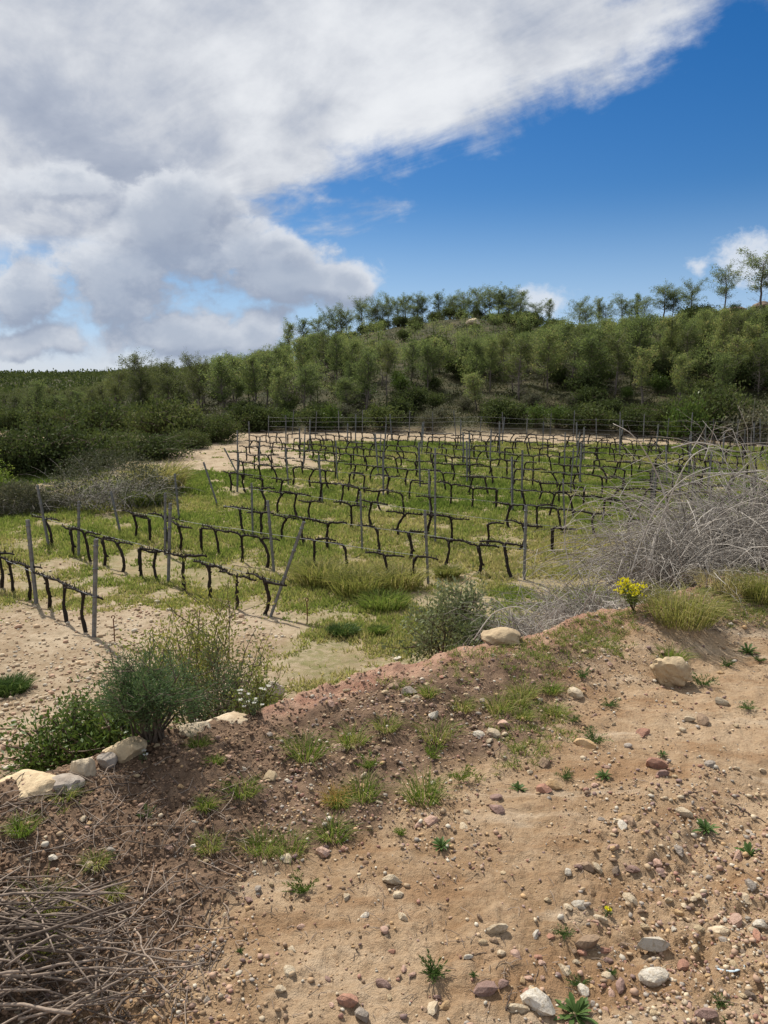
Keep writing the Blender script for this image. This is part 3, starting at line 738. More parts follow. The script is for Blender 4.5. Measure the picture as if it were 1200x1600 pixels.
# ------------------------------------------------------------------ trees on the hill
def pine_proto(k, kind):
    """kinds: slim, bushy, umbrella, dark, bare"""
    r = np.random.default_rng(900 + k)
    hgt = dict(slim=5.6, bushy=4.8, umbrella=5.4, dark=6.6, bare=5.6)[kind] * r.uniform(.92, 1.08)
    n = 9; u = np.linspace(0, 1, n)
    w = np.cumsum(r.normal(0, .05, (n, 2)), 0); w -= w[0]
    P = np.c_[w, u * hgt]; P[0, 2] = -.3
    R = (.085 * (1 - u) ** .8 + .012) * hgt / 5.5
    t = MB(); t.tube(P, R, 6, .5)
    c = MB()
    lo = dict(slim=.42, bushy=.30, umbrella=.40, dark=.36, bare=.50)[kind]
    wide = dict(slim=1.30, bushy=1.75, umbrella=2.1, dark=1.9, bare=1.3)[kind]
    nb = dict(slim=70, bushy=88, umbrella=66, dark=84, bare=40)[kind]; ph = r.uniform(0, 6.28, 2)
    for b in range(nb):
        f = lo + (1 - lo) * (b + r.random()) / nb
        q = (f - lo) / (1 - lo)
        cq = dict(slim=.50, bushy=.42, umbrella=.55, dark=.55, bare=.6)[kind]
        prof = math.sqrt(max(.06, 1 - ((q - cq) / (.60 if q > cq else cq + .08)) ** 2))
        az = r.uniform(0, 2 * PI); lobe = .80 + .30 * math.sin(az * 2 + ph[0] + q * 3) + .22 * math.sin(az * 3 + ph[1] - q * 7)
        if lobe < .62 and r.random() < .6: continue
        L = wide * prof * r.uniform(.60, 1.2) * lobe; el = r.uniform(.10, .55) + .38 * q
        b0 = np.array([np.interp(f, u, P[:, d]) for d in range(3)])
        dv = np.array([math.cos(az) * math.cos(el), math.sin(az) * math.cos(el), math.sin(el)])
        mid = b0 + dv * L * .5 + r.normal(0, .05, 3); end = b0 + dv * L + np.array([0, 0, .12 * L]) + r.normal(0, .06, 3)
        t.tube(np.stack([b0, mid, end]), [.020, .013, .006], 3, .7, False)
        ncl = 3 + int(L * 3.4)
        for j in range(ncl):
            v = r.uniform(.30, 1.08); ctr = b0 + (mid - b0) * min(v * 2, 1) + (end - mid) * max(0, v * 2 - 1) + r.normal(0, .09, 3)
            nl = int(r.integers(9, 17)); sz = r.uniform(.12, .24)
            pts = ctr + r.normal(0, sz * .62, (nl, 3)); dd = (pts - ctr) / sz * .7 + np.array([0, 0, .35]) + r.normal(0, .75, (nl, 3))
            tt = np.clip(.42 + .24 * r.normal() + .14 * r.normal(size=nl) + .18 * (v - .7), 0, 1)
            c.leaves(pts, dd, sz * r.uniform(.55, 1.0, nl), sz * .30, tt, .1)
    # dead grey twigs low on the stem
    for b in range(dict(slim=26, bushy=14, umbrella=16, dark=20, bare=60)[kind]):
        f = r.uniform(.10, lo + .25); az = r.uniform(0, 2 * PI); L = r.uniform(.35, 1.0)
        b0 = np.array([np.interp(f, u, P[:, d]) for d in range(3)]); dv = np.array([math.cos(az), math.sin(az), r.uniform(.1, .7)])
        e1 = b0 + dv * L * .5; e2 = e1 + (dv + r.normal(0, .3, 3)) * L * .5
        t.tube(np.stack([b0, e1, e2]), [.012, .009, .004], 3, .9, False)
        for _ in range(3):
            v = e1 + (e2 - e1) * r.random(); t.tube(np.stack([v, v + r.normal(0, .18, 3) + np.array([0, 0, .08])]), [.007, .003], 3, .95, False)
    return t.mesh('trunk', M_PINEBARK), c, float(np.percentile(np.concatenate(c.V)[:, 2], 97.0))
PR = {}
def protos():
    k = 0
    for kind, cnt, lm in (('slim', 4, L_PINE), ('bushy', 4, L_PINE), ('umbrella', 4, L_RIDGE), ('dark', 3, L_DARKPINE), ('bare', 2, L_DARKPINE)):
        PR[kind] = []
        for i in range(cnt):
            tm, c, h = pine_proto(k, kind); PR[kind].append((tm, c.mesh('crown', lm), h)); k += 1
protos()
TREES = []
def put_tree(kind, x, y, hgt, label, group=None, cat='pine tree'):
    tm, cm, h = PR[kind][int(rng.integers(len(PR[kind])))]
    o = bpy.data.objects.new('pine_tree', None); C.objects.link(o); o.location = (x, y, H1(x, y)); o.rotation_euler = (rng.normal(0, .03), rng.normal(0, .03), rng.uniform(0, 6.28))
    s = hgt / h; wd = s ** .6 * rng.uniform(.75, 1.25) * (1.18 if kind == 'umbrella' else 1); o.scale = (wd, wd, s)
    ob('trunk', tm, o); ob('crown', cm, o); tag(o, label, cat, group); TREES.append((x, y)); return o
def spot(px, d): return (px - 600) / FPX * d, d
# pines that stand against the sky, from the photograph: column, top row, lean kind, label
sky_pines = [(455, 508, 'slim', 0), (478, 502, 'slim', 0), (500, 498, 'umbrella', 0), (516, 486, 'umbrella', 0), (535, 482, 'umbrella', 0), (567, 472, 'umbrella', 'first round-headed pine on the skyline left of the straight row of crowns'), (588, 470, 'umbrella', 0), (607, 466, 'umbrella', 0),
 (632, 468, 'umbrella', 0), (652, 466, 'umbrella', 0), (684, 464, 'slim', 'slim see-through pine in the middle of the ridge row'), (706, 468, 'umbrella', 0), (722, 460, 'umbrella', 0), (741, 457, 'umbrella', 0), (760, 456, 'umbrella', 0), (776, 458, 'umbrella', 0), (792, 457, 'umbrella', 0), (806, 462, 'slim', 0), (830, 482, 'umbrella', 'low pine just right of the ridge row beside the small cloud'),
 (850, 474, 'slim', 'lone slim pine in front of the small white cloud'), (897, 473, 'umbrella', 'dark round-headed pine right of the small white cloud'), (926, 472, 'slim', 0), (962, 468, 'umbrella', 0), (985, 466, 'slim', 0), (1024, 454, 'umbrella', 'broad pine crown left of the lone lollipop pine'), (1064, 446, 'umbrella', 'lollipop-shaped pine with a bare stem on the right ridge'),
 (1117, 424, 'umbrella', 'wide airy pine second from the tallest on the right'), (1172, 400, 'umbrella', 'tallest pine on the ridge at the right edge'), (1195, 424, 'slim', 0)]
sky_pines += [(px + 11 + rng.uniform(-4, 4), py + rng.uniform(3, 16), 'umbrella', 0) for px, py, k_, lb in sky_pines if 500 < px < 800 or 890 < px < 1060]
for px, py, kind, lb in sky_pines:
    R = float(np.interp(px, RX_, RR)) - rng.uniform(1, 4); x, y = spot(px, R); g = H1(x, y)
    top = EYE + (605 - py) / FPX * R; hgt = max(3.2, top - g)
    put_tree(kind, x, y, hgt, lb or 'pine standing against the sky on the ridge, ' + ('at the left shoulder' if px < 545 else 'above the light green bush' if px < 600 else 'left of the slim see-through pine' if px < 684 else 'on the summit' if px < 745 else 'right end of the summit row' if px < 825 else 'right of the small white cloud' if px < 1000 else 'near the lollipop pine' if px < 1100 else 'at the right edge'), 'pines along the ridge')
def zone(px):
    for lim, nm in ((60, 'by the left edge'), (130, 'below the far ridge'), (200, 'left of the tall open-crowned pine'), (270, 'around the tall open-crowned pine'), (340, 'where wood meets hill'), (420, 'at the left shoulder'), (500, 'below the first skyline pines'), (580, 'above the light green bush'),
                    (660, 'left of the pale outcrop'), (740, 'right below the summit'), (820, 'under the summit row'), (900, 'below the small white cloud'), (980, 'left of the lollipop pine'), (1060, 'below the lollipop pine'), (1130, 'under the airy ridge pine')):
        if px < lim: return nm
    return 'under the tallest ridge pine'
n_t = 0; tries = 0
taken = np.array(TREES)
while n_t < 250 and tries < 20000:
    tries += 1
    px = rng.uniform(-60, 1260)
    B = float(np.interp(px, BW, BD)); R = float(np.interp(px, RX_, RR))
    d = B + 5 + (R - B - 7) * rng.random() ** .88
    if px < 340 and rng.random() < .35: continue
    if px < 340: d = B + 8 + 55 * rng.random() ** 1.3
    x, y = spot(px, d)
    if np.min(np.hypot(taken[:, 0] - x, taken[:, 1] - y)) < 1.7: continue
    f = (d - B) / (R - B)
    cap = EYE + (605 - float(np.interp(px, [0, 100, 160, 210, 260, 310, 380, 420, 500, 560, 620, 700, 800, 850, 900, 1000, 1100, 1200], [606, 602, 592, 574, 568, 562, 556, 544, 520, 530, 535, 528, 525, 514, 506, 496, 488, 482])) - rng.uniform(0, 10 if px > 340 else 26)) / FPX * d - H1(x, y)
    if cap < 2.2: continue
    taken = np.vstack([taken, [x, y]]); n_t += 1
    if px < 340:
        kind = rng.choice(['dark', 'bare', 'dark', 'slim', 'bare']); h = rng.uniform(4.2, 6.6) * (.9 + .2 * (px > 180))
        h = min(h, cap)
        if kind == 'bare': put_tree(kind, x, y, h, 'thin half-bare pine in the left wood, ' + zone(px), 'pines in the wood on the left')
        else: put_tree(kind, x, y, h, ('taller' if h > 5.4 else 'lower') + ' dark green pine in the left wood, ' + zone(px), 'pines in the wood on the left')
    else:
        kind = rng.choice(['slim', 'bushy', 'bushy', 'slim', 'bare' if f < .5 else 'bushy']); h = rng.uniform(2.8, 6.3) * (1.0 if f < .6 else .85) * float(np.interp(px, [340, 600, 900, 1200], [1.08, 1, .95, .95])); h = min(h, cap)
        where = 'foot' if f < .33 else ('middle' if f < .66 else 'top')
        put_tree(kind, x, y, h, {'slim': 'slim yellow-green pine', 'bushy': 'bushy yellow-green young pine', 'bare': 'thin pine with grey dead lower branches'}[kind] + f' on the slope {where}, ' + zone(px), 'pines on the wooded slope')
for px, py, d, kind, lb in [(226, 556, 70, 'dark', 'tallest dark pine with open crown in the wood on the left'), (268, 566, 74, 'dark', 'dark pine right of the tallest one in the left wood'), (308, 556, 78, 'dark', 'tall dark pine where the left wood meets the hill'), (64, 596, 62, 'slim', 'pale pointed pine near the left edge of the wood'), (190, 580, 72, 'dark', 'dark pine left of the tallest one in the left wood'), (345, 566, 84, 'slim', 'slim pine between the left wood and the hill'), (385, 556, 92, 'slim', 'slim light pine at the start of the rising skyline')]:
    x, y = spot(px, d); put_tree(kind, x, y, EYE + (605 - py) / FPX * d - H1(x, y), lb)
print('trees', len(TREES), time.time() - T0)

# ------------------------------------------------------------------ shrubs
def shrub_mesh(r, w, h, leaf, nleaf, mat_leaf, clump=.22, stems=14, flat=.0, twig=.004, tmean=.45, stem_mat=None, spread=1.0, up=.5, asp=.4, bare=.0):
    """stems that fork from the foot and leaf clumps along their ends"""
    s = MB(); c = MB(); tips = []
    for i in range(stems):
        az = r.uniform(0, 2 * PI); sp = r.random() ** .6 * spread
        e = np.array([math.cos(az) * sp * w / 2, math.sin(az) * sp * w / 2, h * r.uniform(.38, 1.0) * (1 - .40 * sp ** 2)])
        m_ = e * .5 + np.array([0, 0, h * .12]) + r.normal(0, .05 * w, 3)
        base = np.r_[r.normal(0, .04 * w, 2), -.05 * h]
        s.tube(np.stack([base, (base + m_) / 2 + r.normal(0, .02 * w, 3), m_, e]), np.array([3.2, 2.4, 1.7, .8]) * twig, 4, .5, False)
        for j in range(5):
            f = r.uniform(.35 + bare * .4, 1.0); p = m_ + (e - m_) * (f * 2 - 1) if f > .5 else base + (m_ - base) * f * 2
            q = p + r.normal(0, 1, 3) * np.array([.16 * w, .16 * w, .09 * h]) + np.array([0, 0, .10 * h])
            s.tube(np.stack([p, (p + q) / 2 + r.normal(0, .02 * w, 3), q]), np.array([1.3, .9, .5]) * twig, 3, .7, False); tips.append((p, q))
        tips.append((m_, e))
    tips_ = np.array(tips); per = max(1, nleaf // len(tips))
    for p, q in tips_:
        tn = tmean + r.normal(0, .13); k = int(per * r.uniform(.5, 1.5)) + 1
        f = r.uniform(.25, 1.08, k)[:, None]; L = np.linalg.norm(q - p)
        pts = p + (q - p) * f + r.normal(0, 1, (k, 3)) * np.minimum(clump * np.array([w, w, h]) * .33, .6 * L + .02)
        pts[:, 2] = np.maximum(pts[:, 2], .01)
        dd = (q - p)[None] / (L + 1e-6) * up + r.normal(0, .6, (k, 3)) + np.array([0, 0, .25])
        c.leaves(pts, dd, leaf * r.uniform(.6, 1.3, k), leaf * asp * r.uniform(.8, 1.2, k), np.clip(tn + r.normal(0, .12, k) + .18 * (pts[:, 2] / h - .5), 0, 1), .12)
    return s.mesh('stems', stem_mat or M_STEM), c.mesh('foliage', mat_leaf)
def put_shrub(name, ms, x, y, label, cat='shrub', group=None, rz=None, sc=1.0, dz=0):
    o = bpy.data.objects.new(name, None); C.objects.link(o); o.empty_display_size = .2
    o.location = (x, y, H1(x, y) + dz); o.rotation_euler = (0, 0, rng.uniform(0, 6.28) if rz is None else rz); o.scale = (sc,) * 3 if np.isscalar(sc) else sc
    ob('stems', ms[0], o); ob('foliage', ms[1], o); tag(o, label, cat, group); return o
R0 = np.random.default_rng(77)
MAC = [shrub_mesh(R0, 2.4, 1.7, .17, 3200, L_MACCHIA, .30, 22, twig=.012, asp=.55) for _ in range(4)]
GRS = [shrub_mesh(R0, 2.0, 1.3, .13, 2200, L_GREYSHRUB, .28, 20, twig=.010, asp=.4, tmean=.5) for _ in range(3)]
OLV = [shrub_mesh(R0, 2.0, 1.8, .15, 2600, L_MASTIC, .28, 20, twig=.010, asp=.5, tmean=.45) for _ in range(2)]
BIG = [shrub_mesh(R0, 3.6, 2.3, .13, 8500, L_MACCHIA, .16, 46, twig=.012, asp=.6) for _ in range(3)]
cnt = 0
SHB = []
for i in range(1500):
    if cnt >= 190: break
    px = rng.uniform(-40, 1250); B = float(np.interp(px, BW, BD)); R = float(np.interp(px, RX_, RR))
    f = rng.random() ** 1.9; d = B + .8 + (R - B) * .95 * f
    if px < 320: d = B - 4 + 30 * f
    x, y = spot(px, d)
    if SHB and np.min(np.hypot(np.array(SHB)[:, 0] - x, np.array(SHB)[:, 1] - y)) < 1.25: continue
    SHB.append((x, y)); cnt += 1
    kd = rng.random(); foot = f < .12
    pos = 'along the foot of the wooded slope' if foot else 'under the pines on the slope'
    if px < 320: pos = 'at the edge of the left wood'
    g = 'shrubs under the pines'
    if kd < (.35 if foot and px > 500 else .14): put_shrub('shrub', GRS[int(rng.integers(3))], x, y, 'grey-green low shrub ' + pos + ', ' + zone(px), group=g, sc=rng.uniform(.6, 1.05))
    elif kd < .40: put_shrub('shrub', OLV[int(rng.integers(2))], x, y, 'mid-green leafy shrub ' + pos + ', ' + zone(px), group=g, sc=rng.uniform(.55, 1.0))
    else: put_shrub('shrub', MAC[int(rng.integers(4))], x, y, 'dark evergreen shrub ' + pos + ', ' + zone(px), group=g, sc=rng.uniform(.65, 1.25))
# shrubs that can be told apart, far ones first
for px, py, w, h, ms, lb in [
 (515, 672, 34, 46, OLV[1], 'light green rounded bush at the foot of the slope above the rows'),
 (70, 738, 150, 96, BIG[0], 'large dark evergreen bush behind the bramble heap at far left'),
 (20, 742, 100, 86, BIG[1], 'dark evergreen bush at the far left edge of the wood'),
 (150, 728, 110, 70, BIG[2], 'dark bush between the wood and the spreading mastic'),
 (185, 712, 95, 48, BIG[0], 'left half of the spreading dark mastic thicket'),
 (240, 716, 110, 52, BIG[1], 'right dome of the spreading mastic thicket beside the sandy corner'),
 (300, 700, 60, 36, BIG[0], 'small dark bush at the edge of the sandy corner'),
 (260, 690, 120, 88, BIG[2], 'tall dark bush behind the mastic thicket'),
 (340, 690, 80, 52, BIG[0], 'dark bush in the angle of wood and vineyard'),
 (150, 690, 120, 76, BIG[0], 'dark tree-high bush under the left pines'),
 (395, 672, 70, 50, BIG[1], 'dark bush left of the first fence post'),
 (1045, 676, 90, 62, BIG[2], 'dark evergreen bush behind the white bramble'),
 (1120, 680, 110, 88, BIG[0], 'big dark bush on the right slope foot'),
 (1075, 690, 60, 76, OLV[0], 'bright leafy bush in front of the dark bushes at right'),
 (1170, 690, 90, 60, GRS[0], 'grey-green bush low on the slope at the right edge')]:
    x, y = at(px, py, 9) ; dist = math.hypot(x, y)
    me_w = w / FPX * dist; me_h = h / FPX * dist
    bw, bh = (3.6, 2.3) if ms in BIG else ((2.0, 1.3) if ms in GRS else (2.0, 1.8))
    put_shrub('shrub', ms, x, y, lb, sc=(me_w / bw, me_w / bw, me_h / bh), dz=-.22 * me_h)
for i, px in enumerate(np.linspace(545, 868, 19)):                # scrub between the stems of the skyline pines
    px += rng.uniform(-7, 7); R = float(np.interp(px, RX_, RR)) - rng.uniform(2, 9); x, y = spot(px, R)
    put_shrub('shrub', MAC[int(rng.integers(4))], x, y, 'dark scrub between the stems of the skyline pines, ' + ('left of the summit' if px < 690 else 'on the summit' if px < 800 else 'right of the summit'), group='scrub on the summit', sc=rng.uniform(.75, 1.15))
# low undergrowth nobody could count
def undergrowth():
    m = MB(); n = 11500
    px = rng.uniform(-100, 1300, n); f = rng.random(n) ** 1.2
    B = np.interp(px, BW, BD); R = np.interp(px, RX_, RR); d = B + 1 + (R - B + 4) * f
    x = (px - 600) / FPX * d; y = d; z = H(x, y, False); k = 14
    t = np.clip(.42 + .20 * fbm(x * .3, y * .3, 3, 501) + rng.normal(0, .12, n), 0, 1)
    sz = rng.uniform(.15, .42, n)
    P = np.repeat(np.c_[x, y, z], k, 0) + rng.normal(0, 1, (n * k, 3)) * np.repeat(sz, k)[:, None] * np.array([1, 1, .45]) + np.c_[np.zeros((n * k, 2)), np.repeat(sz, k) * .7]
    D = rng.normal(0, .6, (n * k, 3)) + np.array([0, 0, .6])
    m.leaves(P, D, np.repeat(sz, k) * .55, np.repeat(sz, k) * .26, np.clip(np.repeat(t, k) + rng.normal(0, .12, n * k), 0, 1), .1)
    tag(ob('undergrowth', m.mesh('undergrowth', L_GREYDARK)), 'low dark undergrowth covering the slope below the pines', kind='stuff')
L_GREYDARK = leaf_mat('undergrowth leaves', [(0, (.030, .036, .016)), (.55, (.072, .080, .034)), (.8, (.12, .12, .06)), (1, (.19, .17, .12))], .2)
undergrowth()
def thicket():
    m = MB(); n = 120
    px = rng.uniform(345, 1230, n); B = np.interp(px, BW, BD); R = np.interp(px, RX_, RR); d = B + 10 + (R - B - 28) * rng.random(n) ** .8
    for a, b in zip((px - 600) / FPX * d, d):
        z = H1(a, b); h = rng.uniform(2.4, 4.2); k = 520; u = rng.normal(size=(k // 10, 3)); u /= np.linalg.norm(u, axis=1)[:, None]
        c0 = u * np.array([1.25, 1.25, h * .30]) * rng.uniform(.35, 1, (k // 10, 1)) * rng.uniform(.8, 1.2) + np.array([a, b, z + h * .62]); P = np.repeat(c0, 10, 0) + rng.normal(0, .13, (len(c0) * 10, 3))
        tt = np.repeat(rng.normal(rng.uniform(.25, .6), .2, len(c0)), 10); m.leaves(P, rng.normal(0, .6, P.shape) + np.array([0, 0, .6]), rng.uniform(.10, .2, len(P)), .055, np.clip(tt, 0, 1), .1)
        m.tube(np.array([[a, b, z - .2], [a + rng.normal(0, .1), b, z + h * .5], [a + rng.normal(0, .15), b, z + h * .9]]), [.05, .04, .015], 4, .5, False)
    tag(ob('young_pine_thicket', m.mesh('young_pine_thicket', L_PINE)), 'thicket of small young pines filling the gaps on the wooded slope', kind='stuff')
thicket()
def far_woods():
    m = MB(); n = 7000
    px = rng.uniform(-200, 520, n); d = rng.uniform(360, 900, n); x = (px - 600) / FPX * d; y = d; z = H(x, y, False); k = 9
    sz = rng.uniform(1.4, 3.0, n)
    P = np.repeat(np.c_[x, y, z], k, 0) + rng.normal(0, 1, (n * k, 3)) * np.repeat(sz, k)[:, None] * np.array([.8, .8, .5]) + np.c_[np.zeros((n * k, 2)), np.repeat(sz, k) * .8]
    D = rng.normal(0, .6, (n * k, 3)) + np.array([0, 0, .5]); t = np.clip(np.repeat(rng.normal(.45, .2, n), k) + rng.normal(0, .1, n * k), 0, 1)
    m.leaves(P, D, np.repeat(sz, k) * .8, np.repeat(sz, k) * .55, t, .1)
    tag(ob('far_woods', m.mesh('far_woods', L_MACCHIA)), 'distant wooded ridge seen as one dark green mass', kind='stuff')
far_woods()
# pale rocks showing through the ridge scrub are added with the stones below
print('woods', time.time() - T0)

# ------------------------------------------------------------------ plants by the vineyard
def put_at(px, py, tmin=0): return at(px, py, tmin)
R1 = np.random.default_rng(91)
# spreading heap of cut grey brambles at the left end of the rows
def bramble_mesh(r, w, dpt, h, n, mat_, thick, arch=.8, leaf=None, k=4, seg=7, lean=(0, 0), tw=3):
    m = MB()
    for i in range(n):
        a = r.uniform(0, 2 * PI); q = math.sqrt(r.random())
        b = np.array([math.cos(a) * q * w * .42, math.sin(a) * q * dpt * .42, -.05])
        L = h * r.uniform(.6, 1.35); az = r.uniform(0, 2 * PI); dv = np.array([math.cos(az) * r.uniform(.15, .9), math.sin(az) * r.uniform(.15, .9), 1.0]) + np.array([lean[0], lean[1], 0])
        dv /= np.linalg.norm(dv); pts = [b]; c = arch * r.uniform(.5, 1.4)
        for j in range(seg):
            pts.append(pts[-1] + dv * L / seg); dv = dv + np.array([dv[0] * .2, dv[1] * .2, -c * (j + 1) / seg * .55]) + r.normal(0, .17, 3); dv /= np.linalg.norm(dv)
        pts = np.array(pts); pts[:, 2] = np.maximum(pts[:, 2], .02 + .05 * r.random())
        th = thick * r.uniform(.5, 1.25); m.tube(pts, np.linspace(th, th * .35, seg + 1), k, r.uniform(.2, 1.0), False)
        for j in range(r.integers(0, tw + 1)):
            i0 = r.integers(1, seg); d2 = r.normal(0, 1, 3) + np.array([0, 0, .3]); l2 = L * r.uniform(.08, .28)
            m.tube(np.stack([pts[i0], pts[i0] + d2 * l2 * .3, pts[i0] + d2 * l2 * .55 - np.array([0, 0, l2 * .1])]), [th * .5, th * .4, th * .2], 3, r.uniform(.3, 1), False)
    return m
def heap(px, py, w, h, label, seed, leaves_mat=L_GREYSHRUB, n=420):
    x, y = at(px, py, 9); ds = math.hypot(x, y); wm = w / FPX * ds; hm = h / FPX * ds; r = np.random.default_rng(seed)
    y += wm * .3
    o = bpy.data.objects.new('brush_heap', None); C.objects.link(o); o.location = (x, y, H1(x, y))
    m = bramble_mesh(r, wm, wm * .8, hm * .80, int(n * .7), M_BRAMBLE, .011, .9, k=3)
    t = ob('twigs', m.mesh('twigs', M_BRAMBLE), o); t['kind'] = 'stuff'
    c = MB(); nl = 8500; u = r.normal(size=(nl, 3)); u /= np.linalg.norm(u, axis=1)[:, None]; u[:, 2] = np.abs(u[:, 2])
    P = u * np.array([wm * .5, wm * .4, hm * .9]) * r.uniform(.75, 1.05, (nl, 1)) ; P += .08 * r.normal(size=P.shape)
    c.leaves(P, u + r.normal(0, .6, (nl, 3)), .09 * r.uniform(.5, 1.4, nl), .035, np.clip(r.normal(.45, .25, nl), 0, 1))
    f = ob('foliage', c.mesh('foliage', leaves_mat), o); tag(o, label, 'brush heap')
heap(150, 800, 200, 92, 'wide grey heap of dry brambles at the left end of the vine rows', 3, n=520)
heap(18, 806, 90, 46, 'low grey heap of brambles at the left edge below the bright shrub', 4, n=260)
# pale feathery grass right of the heap, and clumps of tall grass between the vines
def clump_mesh(r, w, h, n, mat_, wd, tm, spread=.45, bend=.5):
    m = MB(); a = r.uniform(0, 2 * PI, n); q = np.sqrt(r.random(n)) * w * .5
    P = np.c_[np.cos(a) * q, np.sin(a) * q, np.full(n, -.01)]
    D = np.c_[np.cos(a) * q / (w * .5) * spread + r.normal(0, .22, n), np.sin(a) * q / (w * .5) * spread + r.normal(0, .22, n), np.ones(n)]
    m.blades(P, D, h * r.uniform(.55, 1.15, n), wd, np.clip(tm + r.normal(0, .2, n), 0, 1), bend * r.uniform(.4, 1.4, n))
    return m.mesh('blades', mat_)
def clump(px, py, w, h, label, mat_=L_DRY, n=900, tm=.4, group=None, tmin=9, wd=None, cat='grass clump', bend=.5):
    x, y = at(px, py, tmin); ds = math.hypot(math.hypot(x, y), EYE if tmin < 5 else 4); wm = w / FPX * ds; hm = h / FPX * ds
    me = clump_mesh(R1, wm * .8, hm, n, mat_, wd or max(.004, .0011 * ds), tm, bend=bend)
    o = ob('grass_clump', me, None, (x, y + wm * .15, H1(x, y + wm * .15))); tag(o, label, cat, group); return o
for px, py, w, h, mt, tm, lb in [(250, 770, 70, 62, L_DRY, .5, 'pale feathery grass clump right of the grey brush heap'), (222, 792, 60, 34, L_GRASS, .3, 'green grass clump at the foot of the brush heap'),
  (500, 915, 85, 52, L_DRY, .30, 'left clump of tall yellow-green grass below the leaning post row'), (560, 930, 95, 56, L_DRY, .28, 'middle clump of tall yellow-green grass under the third row'),
  (620, 922, 85, 50, L_DRY, .42, 'right clump of tall yellowish grass beside the third row end post'), (600, 952, 85, 34, L_GRASS, .25, 'low green grass clump in front of the tall yellow grass'),
  (700, 903, 42, 24, L_DRY, .25, 'small yellow-green grass clump right of the third row end post'), (535, 994, 48, 22, L_ROSETTE, .4, 'dark green weed on bare ground left of the centre'), (590, 992, 30, 18, L_GRASS, .1, 'small bright green weed right of the dark green weed'),
  (10, 1085, 60, 28, L_ROSETTE, .35, 'green weed patch on the pale ground at the left edge'), (85, 790, 40, 26, L_DRY, .4, 'small pale grass clump left of the brush heap')]:
    clump(px, py, w, h, lb, mt, 700, tm)
# bright green shrub cut by the left edge
x, y = at(-14, 792, 9); put_shrub('shrub', shrub_mesh(R1, 1.3, 1.95, .075, 3600, L_BRIGHT, .2, 22, twig=.006, asp=.55, tmean=.6), x, y, 'bright yellow-green leafy shrub cut by the left edge')

# ------------------------------------------------------------------ shrubs on the bank, just behind the berm
def over_crest(px, beyond):
    """point a little behind the crest line, in the direction of an image column"""
    a = (px - 600) / FPX / math.cos(PITCH)
    yy = np.linspace(1.5, 9, 400); i = np.argmax(yy > crest(a * yy)); yv = yy[i] + beyond
    return a * yv, yv
def bank_shrub(px, top, w, beyond, builder, label, cat='shrub', rz=None):
    x, y = over_crest(px, beyond); g = H1(x, y); d = ray(px, top); t = y / d[1]; topz = EYE + t * d[2]
    ds = math.hypot(x, y); return put_shrub('shrub', builder(w / FPX * ds, topz - g), x, y, label, cat, rz=rz)
bank_shrub(300, 912, 215, 1.9, lambda w, h: shrub_mesh(R1, w, h, .034, 6500, L_WISPY, .13, 30, twig=.003, asp=.34, tmean=.62, up=.9, bare=.6), 'tall wispy yellow-green shrub with thin bare stems behind the berm')
bank_shrub(345, 985, 150, 1.3, lambda w, h: shrub_mesh(R1, w, h, .026, 3000, L_OLIVE, .15, 26, twig=.003, asp=.35, tmean=.35, up=.9), 'grey-green twiggy shrub leaning out right of the wispy shrub')
bank_shrub(395, 1040, 90, .8, lambda w, h: shrub_mesh(R1, w, h, .024, 1500, L_WISPY, .15, 16, twig=.0025, asp=.35, tmean=.3, up=.9), 'low green shrub just left of the grey crest stone')
bank_shrub(112, 1082, 190, 1.0, lambda w, h: shrub_mesh(R1, w, h, .034, 5200, L_MASTIC, .22, 30, twig=.004, asp=.42, tmean=.45), 'bright green leafy bush low behind the pale crest stones')
bank_shrub(160, 1085, 110, 1.25, lambda w, h: shrub_mesh(R1, w, h, .032, 2600, L_MASTIC, .22, 20, twig=.004, asp=.42, tmean=.35), 'dark green part-hidden bush between the rosemary and the wispy shrub')
x, y = at(228, 1170); y -= .04
put_shrub('shrub', shrub_mesh(R1, .46, .42, .020, 12000, L_ROSEM, .14, 34, twig=.0022, asp=.20, tmean=.5, up=1.2), x, y + .12, 'dense blue-green rosemary bush growing on the crest')
bank_shrub(700, 912, 125, 1.2, lambda w, h: shrub_mesh(R1, w * 1.1, h * 1.1, .034, 3600, L_OLIVE, .13, 20, twig=.0035, asp=.45, tmean=.7, bare=.5), 'silvery green shrub with dark twigs left of the grey bramble')
bank_shrub(745, 965, 80, .7, lambda w, h: shrub_mesh(R1, w, h, .030, 2400, L_OLIVE, .2, 16, twig=.003, asp=.45, tmean=.5, bare=.2), 'small dark-twigged shrub behind the tan crest slab')

# the great dry bramble on the right
def bramble(px, w, dpt, beyond, h, label, n, prom, seed, thick=.0042, arch=.75, lean=(0, 0)):
    r = np.random.default_rng(seed); x, y = over_crest(px, beyond)
    o = bpy.data.objects.new('dry_bramble', None); C.objects.link(o); z = H1(x, y); o.location = (x, y, z); o.rotation_euler = (0, 0, .58)
    tag(o, label, 'bramble')
    m = bramble_mesh(r, w, dpt, h, n, M_BRAMBLE, thick, arch, k=3, lean=lean, tw=4, seg=8)
    t = ob('twigs', m.mesh('twigs', M_BRAMBLE), o); t['kind'] = 'stuff'
    for i in range(prom):
        c = bramble_mesh(r, w, dpt, h * .9, 1, M_BRAMBLE, thick * 1.7, arch * .9, k=5, seg=11, lean=lean, tw=0); ob('cane', c.mesh('cane', M_BRAMBLE, True), o)
    return o
bramble(1185, 1.75, 1.5, 1.0, 1.42, 'great tangle of pale dry bramble canes on the right bank', 1150, 95, 31, .0048)
bramble(1072, .85, 1.1, .85, .98, 'lower left shoulder of grey bramble beside the great tangle', 640, 36, 32, .0045)
bramble(945, .7, .7, .6, .60, 'low thin grey brushwood sloping down left of the brambles', 640, 18, 33, .0040)
